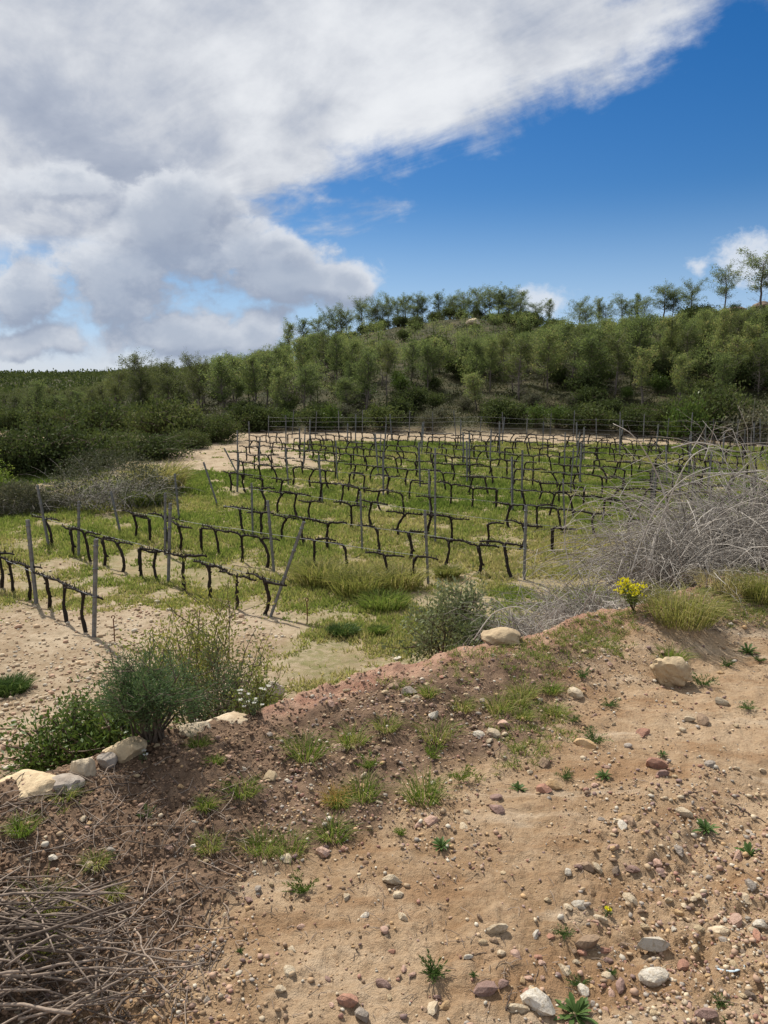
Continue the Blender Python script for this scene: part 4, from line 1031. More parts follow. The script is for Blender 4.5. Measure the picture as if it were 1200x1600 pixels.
bramble(835, .6, .5, .45, .46, 'thin dry twigs around the last vine post above the tan slab', 420, 6, 34, .0030)
bramble(1235, 1.5, 1.3, .9, 1.5, 'dry bramble tangle cut by the right edge', 330, 45, 35, .0058)
# long pale canes that stand out above the tangle: read off the photograph and kept at the bush's own depth
def cane(pts, label, beyond=.9, th=.0065):
    x0, y0 = over_crest(pts[0][0], beyond); Pw = []
    for i, (px, py) in enumerate(pts):
        d = ray(px, py); t = (y0 + .08 * math.sin(i * 1.7)) / d[1]; Pw.append((t * d[0], t * d[1], EYE + t * d[2]))
    Pw = np.array(Pw); u = np.linspace(0, 1, len(Pw)); v = np.linspace(0, 1, 18); Q = np.stack([np.interp(v, u, Pw[:, k]) for k in range(3)], 1)
    for _ in range(2): Q[1:-1] = (Q[:-2] + 2 * Q[1:-1] + Q[2:]) / 4
    m = MB(); m.tube(Q - Q[0], np.linspace(th, th * .4, len(Q)), 5, .95)
    tag(ob('bramble_cane', m.mesh('bramble_cane', M_BRAMBLE, True), None, Q[0]), label, 'dry cane', 'long pale bramble canes')
cane([(1045, 800), (1030, 745), (1005, 700), (985, 675), (958, 662)], 'single pale cane arching left highest above the vine rows')
cane([(985, 900), (1000, 850), (1025, 790), (1070, 745), (1110, 730)], 'pale cane rising from low left and bending right')
cane([(1010, 900), (1030, 820), (1050, 770), (1075, 715), (1105, 697), (1150, 705)], 'thick pale cane making a high arch in the tangle')
cane([(1050, 700), (1085, 690), (1120, 696), (1145, 712)], 'short pale cane lying along the top of the tangle')
cane([(1195, 735), (1160, 738), (1115, 742), (1040, 768), (1010, 790)], 'long cane drooping left from the right edge')
cane([(1080, 705), (1095, 680), (1103, 665)], 'upright cane tip above the middle of the tangle', .95, .004)
cane([(1100, 720), (1110, 690), (1118, 660)], 'upright cane tip right of the middle one', 1.0, .004)
cane([(740, 1000), (770, 955), (810, 945), (835, 965), (850, 985)], 'bent bare twig arching over the tan crest slab', .35, .004)
cane([(893, 900), (880, 840), (888, 790), (905, 760)], 'thin cane curving up in front of the fourth row', .6, .0035)
print('bank', time.time() - T0)

# ------------------------------------------------------------------ plants on the berm and the track
tufts = [(477, 1182, 50, 42, 'grass', .22, 'bright grass tuft with a dark rosette left of the pink stone'), (550, 1162, 42, 30, 'grass', .35, 0), (604, 1140, 36, 24, 'grass', .45, 0), (566, 1246, 44, 38, 'grass', .25, 'upright green tuft just left of the brightest tuft'),
 (662, 1252, 48, 46, 'grass', .12, 'brightest green grass tuft on the edge of the berm'), (721, 1228, 38, 30, 'feather', .5, 0), (576, 1206, 60, 30, 'feather', .35, 0), (681, 1150, 52, 34, 'grass', .38, 'wide tuft below the white stone on the berm'), (677, 1192, 52, 30, 'feather', .4, 0),
 (779, 1114, 36, 28, 'grass', .45, 0), (809, 1108, 36, 26, 'grass', .42, 0), (818, 1128, 26, 18, 'grass', .4, 0), (722, 1104, 38, 20, 'grass', .5, 0), (670, 1095, 22, 18, 'grass', .4, 0), (524, 1252, 32, 28, 'orange', .5, 'dry orange grass tuft left of the upright green tuft'), (531, 1260, 24, 22, 'grass', .25, 0),
 (520, 1306, 38, 32, 'grass', .22, 0), (410, 1330, 42, 36, 'grass', .3, 'green tuft left of a buff stone on the dark berm'), (452, 1330, 42, 34, 'grass', .3, 0), (473, 1402, 32, 34, 'feather', .1, 'dark feathery weed at the foot of the berm'), (626, 1310, 18, 18, 'feather', .4, 0),
 (860, 1084, 24, 20, 'grass', .3, 0), (818, 1090, 42, 24, 'grass', .45, 0), (869, 1118, 32, 22, 'grass', .35, 0), (910, 1063, 38, 16, 'low', .4, 0), (951, 1108, 38, 20, 'low', .35, 0), (927, 1162, 54, 22, 'low', .45, 'low weed above the long ochre stone'), (944, 1218, 32, 20, 'rosette', .3, 'dark rosette weed below the heap of small stones'),
 (881, 1218, 38, 20, 'low', .4, 0), (895, 1132, 26, 18, 'low', .3, 0), (1035, 1184, 22, 16, 'rosette', .2, 'small rosette weed right of the red-brown slab'), (1050, 1034, 36, 26, 'grass', .25, 'green tuft above the big pale boulder'), (1168, 1024, 40, 24, 'rosette', .25, 'leafy rosette weed at the right edge of the bank'),
 (1098, 1074, 54, 16, 'low', .4, 'low weed in the shadow of the big boulder'), (1186, 1038, 20, 14, 'low', .3, 0), (1168, 1114, 32, 14, 'low', .55, 0), (1135, 1046, 30, 14, 'low', .3, 0), (98, 1246, 34, 22, 'grass', .4, 'mossy grass tuft between the pale crest slabs'), (35, 1312, 36, 22, 'grass', .15, 'green tuft among sticks at the left edge'),
 (378, 1243, 46, 26, 'grass', .25, 0), (228, 1276, 36, 24, 'low', .35, 0), (72, 1440, 34, 50, 'grass', .42, 'tall thin yellowish tuft in front of the stick pile'), (66, 1494, 32, 44, 'grass', .42, 'thin yellowish tuft growing through the stick pile'), (150, 1360, 26, 20, 'grass', .45, 0), (327, 1326, 30, 26, 'grass', .45, 0),
 (375, 1490, 14, 20, 'low', .25, 'tiny upright seedling on bare sand right of the sticks'), (178, 1404, 20, 18, 'grass', .45, 0), (322, 1260, 16, 24, 'grass', .3, 0), (310, 1165, 18, 20, 'grass', .25, 0), (335, 1195, 16, 16, 'grass', .3, 0), (400, 1095, 40, 22, 'grass', .5, 0),
 (690, 1330, 42, 26, 'rosette', .15, 'blue-green rosette weed alone in the middle of the track'), (1103, 1300, 44, 28, 'rosette', .3, 'left rosette weed below the twig on the right'), (1172, 1336, 48, 26, 'rosette', .3, 'right rosette weed at the right edge of the track'), (676, 1530, 52, 42, 'spiky', .2, 'spiky thin-leaved weed in the lower middle of the track'),
 (900, 1595, 66, 44, 'rosette', .4, 'largest pale-leaved rosette weed at the bottom edge'), (905, 1545, 40, 30, 'low', .3, 'feathery weed above the largest rosette'), (1128, 1568, 30, 28, 'low', .3, 'small leafy weed in the lower right corner'), (1140, 1596, 24, 22, 'low', .3, 0), (810, 1240, 32, 20, 'rosette', .2, 'rosette weed left of the ochre and brown stones'),
 (882, 1470, 34, 14, 'low', .35, 'low weed above the brown stone in the gravel'), (955, 1532, 18, 14, 'low', .3, 0), (740, 1535, 14, 16, 'low', .3, 0)]
def tuft_mesh(kind, w, h, tm, ds):
    r = R1; px1 = ds / 768.0
    if kind in ('grass', 'orange'):
        return clump_mesh(r, w * .62, h * 1.15, 170, L_ORANGE if kind == 'orange' else L_TUFT, max(.0022, px1 * .65), tm + .24, .75, .7)
    m = MB()
    if kind in ('feather', 'low', 'spiky'):
        n = {'feather': 26, 'low': 24, 'spiky': 30}[kind]; up = {'feather': 1.0, 'low': .55, 'spiky': .9}[kind]
        for i in range(n):
            az = r.uniform(0, 6.28); e = np.array([math.cos(az), math.sin(az), up * r.uniform(.4, 1.5)]); L = r.uniform(.5, 1) * (w * .5 if kind != 'feather' else h * .8)
            e = e / np.linalg.norm(e) * L; v = np.linspace(.1, 1, 9); P = e[None] * v[:, None] + np.array([0, 0, .15]) * L * np.sin(v * PI)[:, None] * .6
            P = np.repeat(P, 2, 0); P[:, 2] = np.maximum(P[:, 2], .004); D = e[None] / L * (1.6 if kind == 'spiky' else .8) + r.normal(0, .55, P.shape); D[:, 2] = np.abs(D[:, 2])
            lf = L * (.34 if kind == 'spiky' else .24); m.leaves(P, D, lf * r.uniform(.7, 1.2, len(P)), max(lf * .2, px1 * .6), np.clip(tm + r.normal(0, .15, len(P)), 0, 1))
        return m.mesh('leaves', L_ROSETTE if kind != 'feather' else L_TUFT)
    n = 34                                                            # rosette: broad leaves lying outward, each bent along its midrib
    for i in range(n):
        az = i * 2.4 + r.normal(0, .2); L = w * .52 * r.uniform(.5, 1.05); el = .25 + .9 * (i / n)
        e = np.array([math.cos(az) * math.cos(el), math.sin(az) * math.cos(el), math.sin(el)]); sd_ = np.array([-math.sin(az), math.cos(az), 0])
        v = np.array([.08, .35, .62, .85, 1.0]); wd = L * np.array([.025, .055, .10, .075, .01]); c = e[None] * (v * L)[:, None] - np.array([0, 0, 1]) * (v ** 2 * L * .28)[:, None]; c[:, 2] = np.maximum(c[:, 2], .004)
        lift = np.array([0, 0, 1]) * (wd * .35)[:, None]
        V = np.stack([c - sd_ * wd[:, None] + lift, c, c + sd_ * wd[:, None] + lift], 1).reshape(-1, 3); Q = []
        for k in range(4): Q += [(k * 3, k * 3 + 1, k * 3 + 4, k * 3 + 3), (k * 3 + 1, k * 3 + 2, k * 3 + 5, k * 3 + 4)]
        m.add(V, Q, None, float(np.clip(tm + r.normal(0, .15), 0, 1)))
    return m.mesh('leaves', L_ROSETTE)
for px, py, w, h, kind, tm, lb in tufts:
    x, y = at(px, py - 2); ds = math.hypot(math.hypot(x, y), EYE)
    o = ob('grass_tuft' if kind in ('grass', 'orange') else 'weed', tuft_mesh(kind, w * (1.25 if kind in ('grass', 'feather') else 1.0) / FPX * ds, h * 1.1 / FPX * ds, tm, ds), None, (x, y, H1(x, y, True)))
    gen = {'grass': 'small green grass tuft on the stony berm', 'feather': 'feathery green weed on the stony berm', 'low': 'low flat weed among stones', 'rosette': 'rosette weed', 'orange': ''}
    lbl = lb or (gen[kind] + (', right of the tan crest slab' if px > 790 else ', above the track middle' if px > 600 else ', in front of the grey crest stone' if px > 390 else ', near the sticks on the left'))
    tag(o, lbl, 'grass tuft' if kind in ('grass', 'orange') else 'weed', None if lb else 'small plants on the berm and track')
# smaller tufts scattered along the berm, too many and too small to tell apart
def berm_green():
    m = MB(); n = 6500; x = rng.uniform(-2.2, 3.2, n); yc = crest(x); yt = toe(x, x * 0 + 3); t = rng.uniform(.05, .95, n); y = yt + (yc - yt) * t
    k = sstep(fbm(x * 1.6, y * 1.6, 3, 601), .05, .4) * (.35 + .65 * sstep(x, -.9, -.3)); keep = rng.random(n) < k * .75; x, y = x[keep], y[keep]; z = H(x, y)
    for a, b, c in zip(x, y, z):
        q = int(rng.integers(6, 14)); P = np.array([a, b, c]) + np.c_[rng.normal(0, .012, (q, 2)), np.zeros(q)]
        m.blades(P, np.c_[rng.normal(0, .6, (q, 2)), np.ones(q)], rng.uniform(.02, .055, q), .003, np.clip(rng.normal(.60, .22, q), 0, 1), .6)
    tag(ob('ground_cover', m.mesh('ground_cover', L_TUFT)), 'sparse seedlings and fine grass on the berm', kind='stuff')
berm_green()
# the bigger tall tufts on the right bank
clump(1068, 985, 110, 72, 'big grass tuft of green and straw blades below the bramble', L_DRY, 750, .42, tmin=0, wd=.0042, cat='grass tuft', bend=.8)
clump(1192, 940, 60, 60, 'yellow-green grass tuft at the right edge below the bramble', L_DRY, 420, .25, tmin=0, wd=.0042, cat='grass tuft', bend=.8)
clump(1140, 925, 90, 40, 'faded straw grass lying under the great bramble', L_DRY, 420, .85, tmin=0, wd=.004, cat='grass tuft', bend=1.1)
# yellow spurge
def spurge(px, py, w, h, label, nst):
    x, y = at(px, py); ds = math.hypot(x, y); wm = w / FPX * ds; hm = h / FPX * ds; o = bpy.data.objects.new('spurge', None); C.objects.link(o); o.location = (x, y, H1(x, y)); tag(o, label, 'flower')
    s = MB(); l = MB(); f = MB(); r = R1
    for i in range(nst):
        e = np.array([r.uniform(-.5, .5) * wm, r.uniform(-.3, .3) * wm, hm * r.uniform(.55, 1)]); s.tube(np.stack([[0, 0, -.02], e * .5 + np.array([0, 0, .1 * hm]), e]), .0025, 4, .5)
        v = r.uniform(.25, .95, 26)[:, None]; l.leaves(e * v + r.normal(0, .004, (26, 3)), r.normal(0, 1, (26, 3)) + np.array([0, 0, .5]), .028, .008, np.clip(r.normal(.6, .15, 26), 0, 1))
        q = 34; hd = r.normal(0, 1, (q, 3)) * np.array([.020, .020, .008]) + e + np.array([0, 0, .008]); f.leaves(hd, r.normal(0, .7, (q, 3)) + np.array([0, 0, .4]), .016, .013, r.random(q))
    ob('stems', s.mesh('stems', M_STEM), o); ob('foliage', l.mesh('foliage', L_BRIGHT), o); ob('flower_heads', f.mesh('flower_heads', L_YELLOW), o)['kind'] = 'stuff'
spurge(990, 952, 42, 44, 'yellow-flowered spurge on the crest in front of the grey bramble', 9)
spurge(903, 952, 14, 20, 'single small yellow flower in the thin brushwood left of the spurge', 2)
def daisies(px, py, w, h, label, n, mt):
    x, y = at(px, py); ds = math.hypot(x, y); wm = w / FPX * ds; hm = h / FPX * ds; o = bpy.data.objects.new('flowering_plant', None); C.objects.link(o); o.location = (x, y, H1(x, y)); tag(o, label, 'flower')
    s = MB(); f = MB(); l = MB(); r = R1
    for i in range(n):
        e = np.array([r.uniform(-.5, .5) * wm, r.uniform(-.3, .3) * wm, hm * r.uniform(.4, 1)]); s.tube(np.stack([e * np.array([.3, .3, -.1]), e * .6, e]), .0016, 3, .5)
        q = 8; az = np.arange(q) * PI / 4; f.leaves(np.repeat(e[None], q, 0), np.c_[np.cos(az), np.sin(az), np.full(q, .35)], .012, .007, r.random(q))
        v = r.uniform(0, .8, 10)[:, None]; l.leaves(e * v, r.normal(0, 1, (10, 3)), .02, .006, np.clip(r.normal(.5, .2, 10), 0, 1))
    ob('stems', s.mesh('stems', M_STEM), o); ob('foliage', l.mesh('foliage', L_OLIVE), o); ob('petals', f.mesh('petals', mt), o)['kind'] = 'stuff'
daisies(398, 1116, 50, 46, 'white-flowered little plant against the grey crest stone', 15, L_WHITE)
daisies(222, 1188, 16, 18, 'single white flower at the foot of the rosemary', 2, L_WHITE)
daisies(948, 1430, 14, 16, 'tiny yellow flower on the gravel of the track', 2, L_YELLOW)

# ------------------------------------------------------------------ stones
def ico(n):
    import bmesh
    b = bmesh.new(); bmesh.ops.create_icosphere(b, subdivisions=n, radius=1.0); b.verts.ensure_lookup_table()
    V = np.array([v.co[:] for v in b.verts]); F = np.array([[v.index for v in f.verts] for f in b.faces]); b.free(); return V, F
ICO = {n: ico(n) for n in (1, 2, 3, 4)}
def rock(r, n, planes=9, rough=.03, sx=(1, 1, .7), sharp=.5, round_=.0):
    V, F = ICO[n]; N_ = r.normal(size=(planes, 3)); N_ /= np.linalg.norm(N_, axis=1)[:, None]; dd = r.uniform(.42, .74, planes)
    dt = V @ N_.T; rad = np.where(dt > .05, dd[None] / np.maximum(dt, .05), 9).min(1); rad = np.minimum(rad, 1.0); rad = rad * (1 - round_) + round_ * .85
    W_ = V * rad[:, None] * (1 + rough * r.normal(size=(len(V), 1))) * np.array(sx)
    W_ -= (W_.max(0) + W_.min(0)) / 2; W_ /= (W_[:, :2].max() - W_[:, :2].min()) 
    me = mesh('stone', W_, [F], SM['tan'], smooth=True)
    try: me.set_sharp_from_angle(angle=sharp)
    except Exception: pass
    return W_, F, me
RK = np.random.default_rng(55)
SHAPES = []
for i in range(14): SHAPES.append(rock(RK, 2, int(RK.integers(7, 12)), .022, (1, RK.uniform(.5, .95), RK.uniform(.35, .7)), .40, .0 if i < 10 else .3))
_sm = {}
def stone_mesh(i, col):
    if (i, col) not in _sm:
        me = SHAPES[i][2].copy(); me.materials.clear(); me.materials.append(SM[col]); _sm[(i, col)] = me
    return _sm[(i, col)]
def put_stone(x, y, wd, col, label, group=None, name='stone', sink=.25, hi=None, shape=None, asp=1.0, me=None, tall=1.0):
    i = int(rng.integers(len(SHAPES))) if shape is None else shape
    W_ = SHAPES[i][0]; hz = (W_[:, 2].max() - W_[:, 2].min())
    o = ob(name, me or stone_mesh(i, col), None, (x, y, H1(x, y, True) + wd * hz * tall * (.5 - sink)))
    o.rotation_euler = (rng.normal(0, .18), rng.normal(0, .18), rng.uniform(0, 6.28) if asp == 1.0 else rng.normal(0, .2)); o.scale = (wd, wd * asp, wd * tall); tag(o, label, 'stone', group); return o
SG = 'stones lying on the track and berm'
big = [  # px, py(foot), width, colour, label, extra
 (1018, 1495, 46, 'white', 'largest angular white stone on the gravel at lower right'), (1022, 1538, 40, 'white', 'flat pinkish-white stone just below the large white one'), (840, 1596, 48, 'white', 'big white stone at the bottom edge beside the largest rosette'),
 (806, 1592, 36, 'cream', 'flat buff slab left of the big white bottom stone'), (883, 1526, 22, 'cream', 'cream stone above the feathery weed in the gravel'), (600, 1000, 10, 'cream', 'small cream stone on the middle of the crest'),
 (1023, 1205, 34, 'red', 'red-brown slab right of the heap of small stones'), (1034, 1216, 22, 'purple', 'dark purple stone leaning on the red-brown slab'), (673, 1297, 26, 'pink', 'round pinkish stone at the berm foot above the rosette'), (655, 1296, 17, 'pink', 'small pinkish stone left of the round one'),
 (776, 1280, 25, 'purple', 'larger of two purple stones in the middle of the track'), (775, 1256, 19, 'purple', 'smaller of two purple stones in the middle of the track'), (613, 1390, 30, 'cream', 'cream wedge-shaped stone in the middle of the bare sand'), (622, 1405, 17, 'cream', 'small buff stone touching the cream wedge'),
 (776, 1466, 34, 'cream', 'long flat cream stone with a dark shadow in the lower middle'), (571, 1438, 17, 'white', 'grey-white round stone on bare sand'), (628, 1440, 18, 'cream', 'upright buff sliver of stone right of the grey-white one'), (599, 1546, 24, 'purple', 'purple-grey stone left of the spiky weed'),
 (543, 1576, 30, 'red', 'dark red flat stone near the bottom edge'), (566, 1594, 22, 'grey', 'upright grey stone at the bottom edge'), (676, 1584, 27, 'cream', 'blocky cream stone at the bottom beside the ochre one'), (697, 1577, 22, 'ochre', 'bright ochre stone standing beside the blocky cream one'),
 (757, 1559, 34, 'purple', 'broad purplish-brown stone in the gravel edge'), (785, 1554, 18, 'purple', 'small purple stone right of the broad purplish one'), (452, 1535, 20, 'cream', 'cream stone low on the bare sand at left'), (438, 1560, 16, 'cream', 'small squarish cream stone below the other cream one'),
 (632, 1520, 17, 'pink', 'pink stone left of the spiky weed'), (724, 1304, 24, 'cream', 'cream stone set in the sand right of the rosette'), (731, 1506, 15, 'white', 'white pebble above right of the spiky weed'), (806, 1502, 20, 'pink', 'pinkish stone left of the gravel field'),
 (505, 1340, 24, 'pink', 'pinkish angular stone at the berm foot near green tufts'), (448, 1348, 20, 'cream', 'buff stone under the green tufts on the dark berm'), (540, 1414, 14, 'cream', 'small square cream stone on the sand'), (1097, 1136, 26, 'brown', 'dark brown stone right of centre below the boulder'),
 (1076, 1131, 18, 'cream', 'cream stone touching the dark brown one'), (1126, 1106, 22, 'cream', 'buff stone right below the boulder'), (1109, 1203, 18, 'grey', 'pale grey round stone on the right of the track'), (914, 1174, 34, 'ochre', 'long flat ochre stone under the low weed'),
 (864, 1242, 28, 'ochre', 'ochre block in the small heap left of the track middle'), (850, 1246, 24, 'red', 'red-brown stone beside the ochre block'), (899, 1092, 26, 'cream', 'cream stone at the foot of the berm right side'), (787, 1142, 20, 'pink', 'orange-pink stone topping the cluster by the berm'), (771, 1158, 24, 'cream', 'pointed buff stone in the cluster by the berm'),
 (751, 1155, 22, 'white', 'whitish stone at the left of the cluster by the berm'), (790, 1152, 14, 'cream', 'small stone at the right of the cluster by the berm'), (765, 1167, 12, 'cream', 'lowest small stone of the cluster by the berm'), (850, 1200, 24, 'brown', 'brown stone left of the heap of small stones'), (1004, 1154, 24, 'red', 'red flat stone above the red-brown slab'),
 (1069, 1277, 24, 'cream', 'cream stone left of the left rosette weed'), (974, 1281, 24, 'ochre', 'ochre stone on top of the five-stone pile'), (981, 1292, 26, 'brown', 'brown stone in the middle of the five-stone pile'), (964, 1290, 16, 'cream', 'cream stone at the left of the five-stone pile'), (992, 1284, 18, 'ochre', 'yellowish stone at the right of the five-stone pile'), (972, 1299, 20, 'white', 'white stone at the front of the five-stone pile'),
 (529, 1172, 26, 'pink', 'pink stone in the middle of the stony berm'), (676, 1126, 20, 'white', 'white stone on the berm above the wide tuft'), (424, 1216, 26, 'tan', 'tan oblong stone on the left berm'), (640, 1090, 26, 'grey', 'grey-buff flat stone near the crest'), (614, 1080, 22, 'brown', 'brown flat stone left of the grey-buff one'), (621, 1034, 15, 'white', 'white stone topping the middle of the crest'), (649, 1098, 16, 'cream', 'cream stone right below the grey-buff one'), (516, 1106, 16, 'pink', 'pinkish stone near the crest behind the berm tufts'),
 (915, 1360, 28, 'brown', 'brown and cream stone at the end of the rut'), (934, 1362, 18, 'cream', 'buff stone touching the brown and cream one'), (962, 1366, 20, 'dark', 'dark brown lump in the middle right of the track'), (989, 1363, 20, 'purple', 'round red-purple stone in the middle right of the track'), (1025, 1350, 20, 'pink', 'pinkish flat stone right of the round red-purple one'), (1034, 1368, 18, 'purple', 'purple stone below the pinkish flat one'), (1060, 1340, 22, 'grey', 'blue-grey stone below the left rosette weed'), (958, 1334, 19, 'pink', 'pinkish flat stone below the five-stone pile'),
 (906, 1420, 24, 'white', 'white rounded stone at the left of the gravel field'), (986, 1412, 22, 'cream', 'cream flat stone at the top of the gravel field'), (939, 1444, 20, 'cream', 'cream pebble by the tiny yellow flower'), (836, 1466, 17, 'white', 'upright white chip alone on sand'), (917, 1494, 36, 'brown', 'large brown stone in the gravel'), (944, 1498, 22, 'red', 'reddish round stone touching the large brown one'), (950, 1510, 16, 'purple', 'small purple stone below the reddish round one'), (910, 1496, 16, 'red', 'small red stone left of the large brown one'),
 (1124, 1461, 32, 'cream', 'buff angular stone at the right of the track'), (1150, 1442, 26, 'pink', 'orange-pink stone near the right edge'), (1190, 1447, 22, 'white', 'white stone at the right edge'), (1183, 1472, 22, 'red', 'red-pink stone at the right edge below the white one'), (1130, 1481, 18, 'grey', 'grey stone below the buff angular one'), (1160, 1490, 18, 'dark', 'black-brown round stone near the right edge'), (1172, 1394, 22, 'grey', 'grey-brown flat stone near the right edge'), (1067, 1512, 22, 'red', 'dark red stone right of the large white one'),
 (969, 1551, 24, 'purple', 'purple-brown blocky stone in the lower gravel'), (1102, 1592, 30, 'purple', 'purplish stone at the bottom right'), (1172, 1562, 14, 'dark', 'dark upright sliver of stone at lower right'), (911, 1556, 26, 'white', 'white stone just above the largest rosette'), (951, 1538, 20, 'cream', 'cream flat stone left of the purple-brown block'), (955, 1558, 17, 'pink', 'pinkish stone left of the purple-brown block'), (1053, 1461, 14, 'white', 'small bright white pebble right of the largest white stone'), (838, 1562, 20, 'ochre', 'ochre round stone above the big white bottom stone'), (822, 1562, 19, 'red', 'orange-red round stone above the big white bottom stone'), (1154, 1348, 22, 'pink', 'pinkish stone left of the right rosette weed'), (1165, 1408, 20, 'cream', 'buff stone below the grey-brown flat one'), (782, 1500, 14, 'cream', 'buff pebble above the gravel edge'),
 (50, 1145, 26, 'tan', 'tan stone lying alone on the pale ground at left')]
for px, py, w, col, lb in big:
    x, y = at(px, py - w * .2); put_stone(x, y, size(w, x, y), col, lb, SG, sink=.32, asp=.72 if w > 27 else 1.0, tall=1.5 if ('upright' in lb or 'sliver' in lb) else 1.0)
# the big pale boulder: lumpy, pitted
def boulder(name, px, py, wpx, hpx, col, label, seed, planes=12, sink=.12, flat=None, rough=.05, dy=0):
    r = np.random.default_rng(seed); V, F = ICO[4]; N_ = r.normal(size=(planes, 3)); N_ /= np.linalg.norm(N_, axis=1)[:, None]; dd = r.uniform(.58, .92, planes); dt = V @ N_.T
    rad = np.minimum(np.where(dt > .05, dd[None] / np.maximum(dt, .05), 9).min(1), 1.0)
    nz = fbm(V[:, 0] * 2 + V[:, 2] * 1.3, V[:, 1] * 2 - V[:, 2] * 1.7, 4, seed) * rough * 2 + fbm(V[:, 0] * 7 + V[:, 2] * 5, V[:, 1] * 7 - V[:, 2] * 4, 3, seed + 5) * rough * .8
    W_ = V * (rad * (1 + nz))[:, None]; W_ -= (W_.max(0) + W_.min(0)) / 2; W_ /= (W_.max(0) - W_.min(0))
    x, y = at(px, py); wm = size(wpx, x, y); hm = size(hpx, x, y); dpt = flat or wm * .8
    me = mesh(name, W_ * np.array([wm, dpt, hm * 1.1]), [F], SM[col], smooth=True)
    try: me.set_sharp_from_angle(angle=.7)
    except Exception: pass
    y += dpt * .35 + dy; tag(ob(name, me, None, (x, y, H1(x, y) + hm * (.5 - sink)), r.normal(0, .2)), label, 'rock')
boulder('boulder', 1055, 1075, 58, 46, 'tan', 'big pale pitted boulder on the edge of the track', 12, 9, rough=.13)
boulder('rock', 785, 1004, 62, 26, 'tan', 'tan flat-topped slab on the crest above the middle of the berm', 13, rough=.10, sink=.25)
boulder('rock', 426, 1096, 38, 32, 'grey', 'rounded grey stone on the crest beside the white flowers', 14)
boulder('rock', 352, 1128, 75, 24, 'cream', 'long pale slab on the crest right of the rosemary', 15, rough=.10, sink=.52)
boulder('rock', 300, 1148, 50, 16, 'cream', 'low pale stone in the crest left of the long slab', 16, rough=.1, sink=.52)
boulder('rock', 188, 1184, 62, 32, 'tan', 'pale blocky stone at the foot of the rosemary', 17, rough=.10, sink=.52)
boulder('rock', 124, 1214, 36, 40, 'cream', 'pointed pale stone on the crest left of the rosemary', 18, 8, rough=.09, sink=.52)
boulder('rock', 165, 1196, 28, 20, 'grey', 'small grey stone between the pale crest stones', 19, sink=.4)
boulder('rock', 78, 1238, 70, 24, 'grey', 'lichen-grey slab lying slanted on the left crest', 20, rough=.1, sink=.52)
boulder('rock', 28, 1246, 92, 28, 'tan', 'broad pale slab cut by the left edge', 21, rough=.10, sink=.52)
boulder('rock', 740, 512, 26, 14, 'cream', 'pale rock outcrop among the scrub near the summit', 22)
boulder('rock', 1150, 500, 46, 18, 'dark', 'dark rock outcrop under the tallest ridge pine', 23)
boulder('rock', 1198, 486, 34, 16, 'dark', 'dark rock knob on the ridge at the right edge', 24)
# lesser stones, still one by one: more on the gravelly right and on the crest
n_s = 0; colw = (['cream'] * 6 + ['pink'] * 5 + ['red'] * 2 + ['purple'] * 2 + ['white'] * 2 + ['ochre'] * 3 + ['brown'] * 3 + ['grey'] * 2 + ['tan'] * 6)
where_s = lambda px, py: ('by the twig at the right' if px > 1040 and py < 1300 else 'in the gravel at lower right' if px > 850 and py > 1380 else 'on the sand by the five-stone pile' if px > 850 and py > 1200 else 'below the boulder' if px > 850 and py > 1070 else 'on the crest by the tan slab' if px > 650 and py < 1080 else 'on the stony middle of the berm' if py < 1260 and px > 380 else 'on the dark left berm' if px < 420 and py < 1430 else 'on the bare sand at lower middle')
for i in range(4000):
    if n_s >= 195: break
    px = rng.uniform(0, 1200); py = rng.uniform(1010, 1600)
    x, y = at(px, py); t = float((y - toe(np.array([x]), np.array([y]))[0]) / (crest(np.array([x]))[0] - toe(np.array([x]), np.array([y]))[0]))
    if y > crest(np.array([x]))[0] + .1: continue
    dens = .25 + .75 * float(sstep(np.array(px), 700, 1000) * sstep(np.array(py), 1250, 1450)); 
    if t > .3: dens = .8 if px > 330 else .35
    if rng.random() > dens: continue
    w = rng.uniform(8.5, 13) * (1.0 if py < 1300 else 1.1); col = colw[int(rng.integers(len(colw)))]
    put_stone(x, y, size(w, x, y), col, f'small {col}{"ish" if col in ("pink", "purple") else ""} stone {where_s(px, py)}', 'small stones scattered on track and berm', sink=.28); n_s += 1
PAL = np.array([(.42, .31, .20), (.50, .41, .29), (.36, .24, .18), (.29, .16, .12), (.24, .165, .145), (.47, .42, .34), (.42, .28, .15), (.26, .18, .12), (.30, .26, .22), (.40, .27, .19)])
def tint_mat(name):
    m, N, b = mat(name); a_ = N.n('ShaderNodeAttribute', attribute_name='col'); tc = N.n('ShaderNodeTexCoord'); nz = N.noise(tc.outputs['Object'], 160, 4, .65)
    sc = N.n('ShaderNodeVectorMath', operation='SCALE'); N.put(sc.inputs[0], a_.outputs['Color']); N.put(sc.inputs['Scale'], N.m('ADD', .65, N.m('MULTIPLY', nz, .7)))
    N.put(b.inputs['Base Color'], sc.outputs[0]); b.inputs['Roughness'].default_value = .9; return m
M_GRAVEL = tint_mat('gravel')
